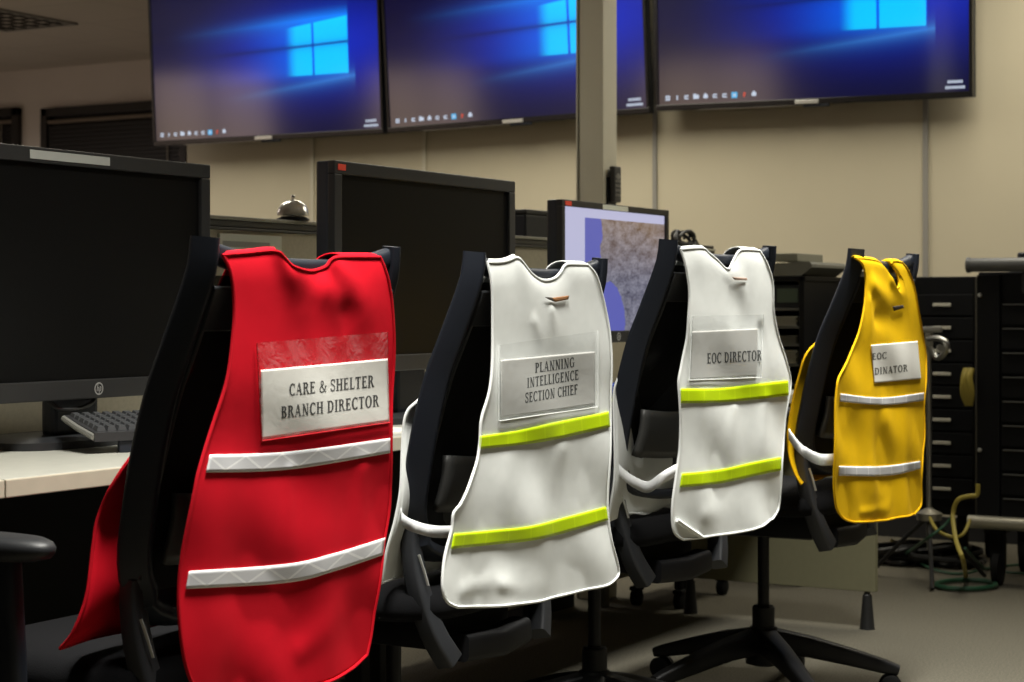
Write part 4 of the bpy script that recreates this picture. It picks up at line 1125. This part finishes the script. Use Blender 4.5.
q = MB(); zh = at(990, 265, x=xK).z; q.tube([(-.02, W / 2 + .025, zh), (-.02, -W / 2 - .02, zh)], .025, 18); q.build('push_tube', M['tube'], t)
q = MB(); q.tube([(-.02, W / 2 + .030, zh), (-.02, W / 2 + .018, zh)], .028, 18); q.build('tube_cap', M['tube'], t)
q = MB(); q.tube([(-.02, W / 2 + .025, zb), (-.02, -W / 2 - .02, zb)], .024, 18); q.build('bumper_tube', M['alutube'], t)
q = MB(); q.box((-.012, ed - .16, zh - .10), (0, ed - .08, zh - .02), .004); q.build('latch', M['plastic2'], t, smooth=0)
for py in (295, 450):
    p = at(980, py, x=xK); q = MB(); q.lathe([(.006, -.012), (.008, -.004)], (0, p.y - (y0 + y1) / 2, p.z), 12, 'x'); q.build('bolt', M['silver'], t)
for yy in (-W / 2 + .08, W / 2 - .06):
    for xx in (.06, .44):
        q = MB(); q.lathe([(.045, -.016), (.06, -.012), (.06, .012), (.045, .016)], (xx, yy, .060), 22, 'y'); q.box((xx - .02, yy - .026, .06), (xx + .02, yy + .026, zb), .004); q.box((xx - .05, yy - .04, zb - .04), (xx + .05, yy + .04, zb - .02), .004); q.build('caster', M['caster'], t)
p = at(1016, 252, x=xK + .08)
q = MB(); q.box((-.05, -.06, 0), (.06, .05, .05), .008); q.lathe([(.02, .05), (.02, .065), (.014, .07)], k=16); o = q.build('black_device', M['plastic'], smooth=0); o.location = (xK + .1, p.y - .02, zt + .0015); tag(o, 'small black device on top of the drawer cart at right edge', 'device')
# yellow cloth hanging between cabinet and cart
p = at(973, 388, x=xK - .01); q = MB()
for k in range(5):
    yy = -.012 + k * .007
    q.tube([(0, yy, .07), (-.014 - .004 * (k % 2), yy + .004, .035), (-.016, yy - .003 + .002 * k, -.02), (-.004, yy * .6, -.062)], lambda tt: .009 - .004 * abs(tt - .5), 8, smooth=5)
o = q.build('glove', M['yellowcable'], smooth=60); o.location = (xK - .012, p.y + .012, p.z); tag(o, 'dull yellow glove hanging beside the drawer cart', 'glove')

# stand with clamp head in front of the drawer cabinet
xS = 6.62
top, bot = at(929, 338, x=xS), at(928, 513, x=xS)
t = thing('clamp_stand', 'thin silver stand with a clamp head right of the yellow vest', 'stand', (xS, top.y, 0))
q = MB(); q.tube([(0, 0, .12), (0, 0, top.z)], .009, 12); q.build('pole', M['steel'], t)
q = MB(); q.lathe([(.012, bot.z - .03), (.045, bot.z - .025), (.048, bot.z), (.02, bot.z + .014), (.010, bot.z + .02)], k=22); q.build('collar', M['alutube'], t)
for k in range(3):
    a = R(200 + 120 * k); q = MB(); q.tube([(.008 * math.cos(a), .008 * math.sin(a), bot.z - .02), (.10 * math.cos(a), .10 * math.sin(a), bot.z - .10), (.24 * math.cos(a), .24 * math.sin(a), .008)], .008, 8, smooth=4); q.build('leg', M['blackfoot'], t)
zc = top.z
q = MB(); q.box((-.02, -.05, zc + .02), (.012, .045, zc + .042), .008); q.box((-.014, -.012, zc - .03), (.014, .012, zc + .03), .004)
q.tube([(-.01, .0, zc - .005), (-.025, -.04, zc - .0), (-.03, -.075, zc - .02), (-.025, -.06, zc - .06), (-.01, -.03, zc - .07), (0, 0, zc - .03)], .011, 10, smooth=6)
q.tube([(-.03, -.05, zc - .035), (-.05, -.06, zc - .035)], .013, 12); q.build('clamp', M['steel'], t)

# open equipment rack left of the cabinet
xR = 6.25
yl, yr = at(755, 275, x=xR).y, at(804, 275, x=xR).y; W = yl - yr
zt = at(790, 276, x=xR).z
t = thing('equipment_rack', 'black open shelf rack of grey trays between the white and yellow vests', 'rack', (xR, (yl + yr) / 2, 0))
q = MB(); q.box((0, -W / 2, .06), (.42, -W / 2 + .02, zt), .003); q.box((0, W / 2 - .02, .06), (.42, W / 2, zt), .003); q.box((.40, -W / 2 + .02, .06), (.42, W / 2 - .02, zt)); q.box((0, -W / 2 - .004, zt - .02), (.42, W / 2 + .004, zt), .004); q.box((0, -W / 2 + .02, .06), (.42, W / 2 - .02, .09)); q.build('carcass', M['cab'], t, smooth=0)
for py in (304, 322, 340, 360, 380, 400):
    z = at(795, py + 4, x=xR).z
    q = MB(); q.box((.01, -W / 2 + .02, z - .01), (.40, W / 2 - .02, z), .002); q.build('shelf', M['drawerline'], t, smooth=0)
for xx in (.03, .39):
    for yy in (-W / 2 + .03, W / 2 - .03):
        q = MB(); q.lathe([(.02, 0), (.022, .004), (.022, .06)], (xx, yy, 0), 14); q.build('foot', M['blackfoot'], t)
RG = 'flat things lying on the rack shelves'
for py, h_, mt, lb, ct in ((322, .035, 'paper', 'pale stack on the second shelf of the rack', 'stack'), (340, .03, 'greytray', 'grey tray on the third shelf of the rack', 'tray'), (360, .05, 'paper', 'pale stack on the fourth shelf of the rack', 'stack')):
    z = at(795, py + 4, x=xR).z
    q = MB(); n = 5
    for k in range(n): q.box((.02 + .004 * (k % 3), -W / 2 + .035 + .005 * (k % 2), z + .0005 + h_ * k / n), (.33, W / 2 - .04 - .006 * (k % 3), z + h_ * (k + .85) / n + .0005), .001)
    o = q.build('paper_tray' if ct == 'tray' else 'paper_stack', M[mt], smooth=0); o.location = t.location; tag(o, lb, ct, RG)
z = at(795, 308, x=xR).z
q = MB(); q.mi = 0; q.box((.02, -.05, z + .0005), (.12, .07, z + .085), .006); q.mi = 1; q.box((.016, -.035, z + .02), (.021, .045, z + .07), .001)
o = q.build('small_display', [M['plastic'], M['greenbox']], smooth=0); o.location = t.location + Vector((0, (at(787, 300, x=xR).y - t.location.y), 0)); tag(o, 'small dark unit with a green grey display on top shelf of rack', 'device')
q = MB()
P = [(0, -W / 2 - .03, .040), (0, -W / 2 - .02, .05), (0, W / 2, .042), (0, W / 2, 0), (0, -W / 2 + .01, 0), (0, -W / 2 - .03, .030)]
q.sweep([(0, 0, 0), (.36, 0, 0)], [(-y, z_) for _, y, z_ in P], up=(0, 0, 1))
tb = q.build('scanner', M['greytray'], smooth=0); tb.location = (xR, t.location.y, zt + .001); tag(tb, 'grey flat scanner-like device on top of the rack', 'device')
q = MB(); q.box((.04, -W / 2 + .04, 0), (.30, W / 2 - .06, .03), .004); o = q.build('binder', M['rail'], smooth=0); o.location = (xR, t.location.y, zt + .053); tag(o, 'dark grey binder lying on the device atop the rack', 'binder')

# ------------------------------------------------------------------ cables on the floor
def cable(name, pts, r, mat, label, sm=8):
    r *= .62
    q = MB(); q.tube(pts, r, 8, smooth=sm); tag(q.build(name, M[mat]), label, 'cable')
g = lambda px, py, z=.012: at(px, py, z=z)
yx = 6.42
cable('yellow_cable', [g(966, 577, .02), at(963, 560, x=6.3), at(956, 540, x=6.35), at(953, 515, x=yx), at(958, 500, x=yx), at(970, 496, x=yx), at(977, 495, x=yx), at(978, 484, x=yx)], .013, 'yellowcable', 'yellow cable rising from the floor in an arch beside the cart')
cable('yellow_cable', [at(930, 518, x=6.55), at(936, 529, x=6.45), at(946, 535, x=6.45), at(956, 537, x=6.45), at(964, 533, x=6.45), at(970, 520, x=6.5)], .010, 'yellowcable', 'yellow cable sagging from the foot of the clamp stand')
pts = []
for k in range(40):
    a = 2 * PI * k / 40; pts.append(g(966 + 30 * math.cos(a), 584.5 + 4.5 * math.sin(a)))
q = MB(); q.tube(pts, .009, 8, closed=True); tag(q.build('green_cable', M['greencable']), 'green cable laid in a flat loop on the carpet', 'cable')
cable('green_cable', [g(890, 556), g(912, 560), g(935, 570), g(960, 574), g(985, 569), g(1005, 566), g(1040, 563)], .009, 'greencable', 'green cable running along the carpet behind the loop')
cable('green_cable', [at(955, 510, x=6.5), at(945, 525, x=6.48), at(925, 540, x=6.45), g(902, 556, .02), g(888, 560)], .009, 'greencable', 'green cable drooping from the cabinet to the carpet')
cable('green_cable', [at(965, 548, x=6.35), g(985, 568), g(1005, 572), g(1030, 574)], .008, 'greencable', 'green cable trailing under the cart wheel')
def heap(name, cx, cy, spread, n, mat, label, r=.009):
    c = g(cx, cy); q = MB(); pts = []
    for k in range(n):
        a = k * 1.9 + random.uniform(-.4, .4); rr = spread * random.uniform(.35, 1)
        pts.append((c.x + rr * math.cos(a), c.y + rr * 1.1 * math.sin(a), .012 + random.uniform(0, .10) * (1 - rr / spread * .6)))
    q.tube(pts, r, 7, smooth=6); tag(q.build(name, M[mat]), label, 'cable')
heap('cable_heap', 900, 560, .17, 26, 'blackcable', 'tangled heap of black cable on the floor under the yellow vest', .011)
heap('cable_heap', 902, 556, .10, 10, 'yellowcable', 'tangled yellow cable in the heap below the yellow vest', .007)
heap('cable_heap', 945, 562, .18, 24, 'blackcable', 'tangled heap of black cable on the floor beside the cart', .011)

# ------------------------------------------------------------------ light: ceiling troffers of the room, plus two added fill lamps
def lamp(x, y, power, sx=1.1, sy=.5, spread=120, col=(1, .93, .76)):
    d = bpy.data.lights.new('ceiling_and_fill_lamp', 'AREA'); d.shape = 'RECTANGLE'; d.size = sx; d.size_y = sy; d.energy = power; d.color = col; d.spread = R(spread)
    o = bpy.data.objects.new('ceiling_and_fill_lamp', d); C.objects.link(o); o.location = (x, y, CEIL - .03)
    return o
lamp(2.2, 1.30, 43, .9, .35, spread=92, col=(1, .98, .90))
lamp(4.2, 1.18, 43, .9, .35, spread=92, col=(1, .98, .90))
lamp(6.7, 1.6, 34, 1.7, 1.2, spread=165)
lamp(6.7, 4.0, 38, 1.7, 1.2, spread=165)
lamp(6.7, 6.4, 24, 1.7, 1.2, spread=165)
lamp(4.3, 4.2, 18, .5, 1.1, spread=160)  # added fill lamp, brightens the front of the pole
lamp(6.9, 9.2, 75, 1.1, .5, spread=165, col=(1, .88, .80))  # added fill lamp, lifts the wall of the deeper bay
W_ = bpy.data.worlds.new('room_air'); scn.world = W_; W_.use_nodes = True
W_.node_tree.nodes['Background'].inputs[0].default_value = (.5, .5, .5, 1); W_.node_tree.nodes['Background'].inputs[1].default_value = 0.005

# ------------------------------------------------------------------ camera
cam = bpy.data.cameras.new('camera'); co = bpy.data.objects.new('camera', cam); C.objects.link(co); scn.camera = co
co.location = EYE; co.rotation_euler = (R(90), 0, R(-60))
cam.sensor_width = 36; cam.lens = F / 1024 * 36; cam.shift_y = -(341 - HY) / 1024
cam.clip_start = .05
cam.dof.use_dof = True; cam.dof.focus_distance = 3.3; cam.dof.aperture_fstop = 9
vs = scn.view_settings
scn.display_settings.display_device = 'sRGB'
vs.view_transform = 'Standard'; vs.look = 'None'; vs.exposure = 0; vs.gamma = 1; vs.use_curve_mapping = False
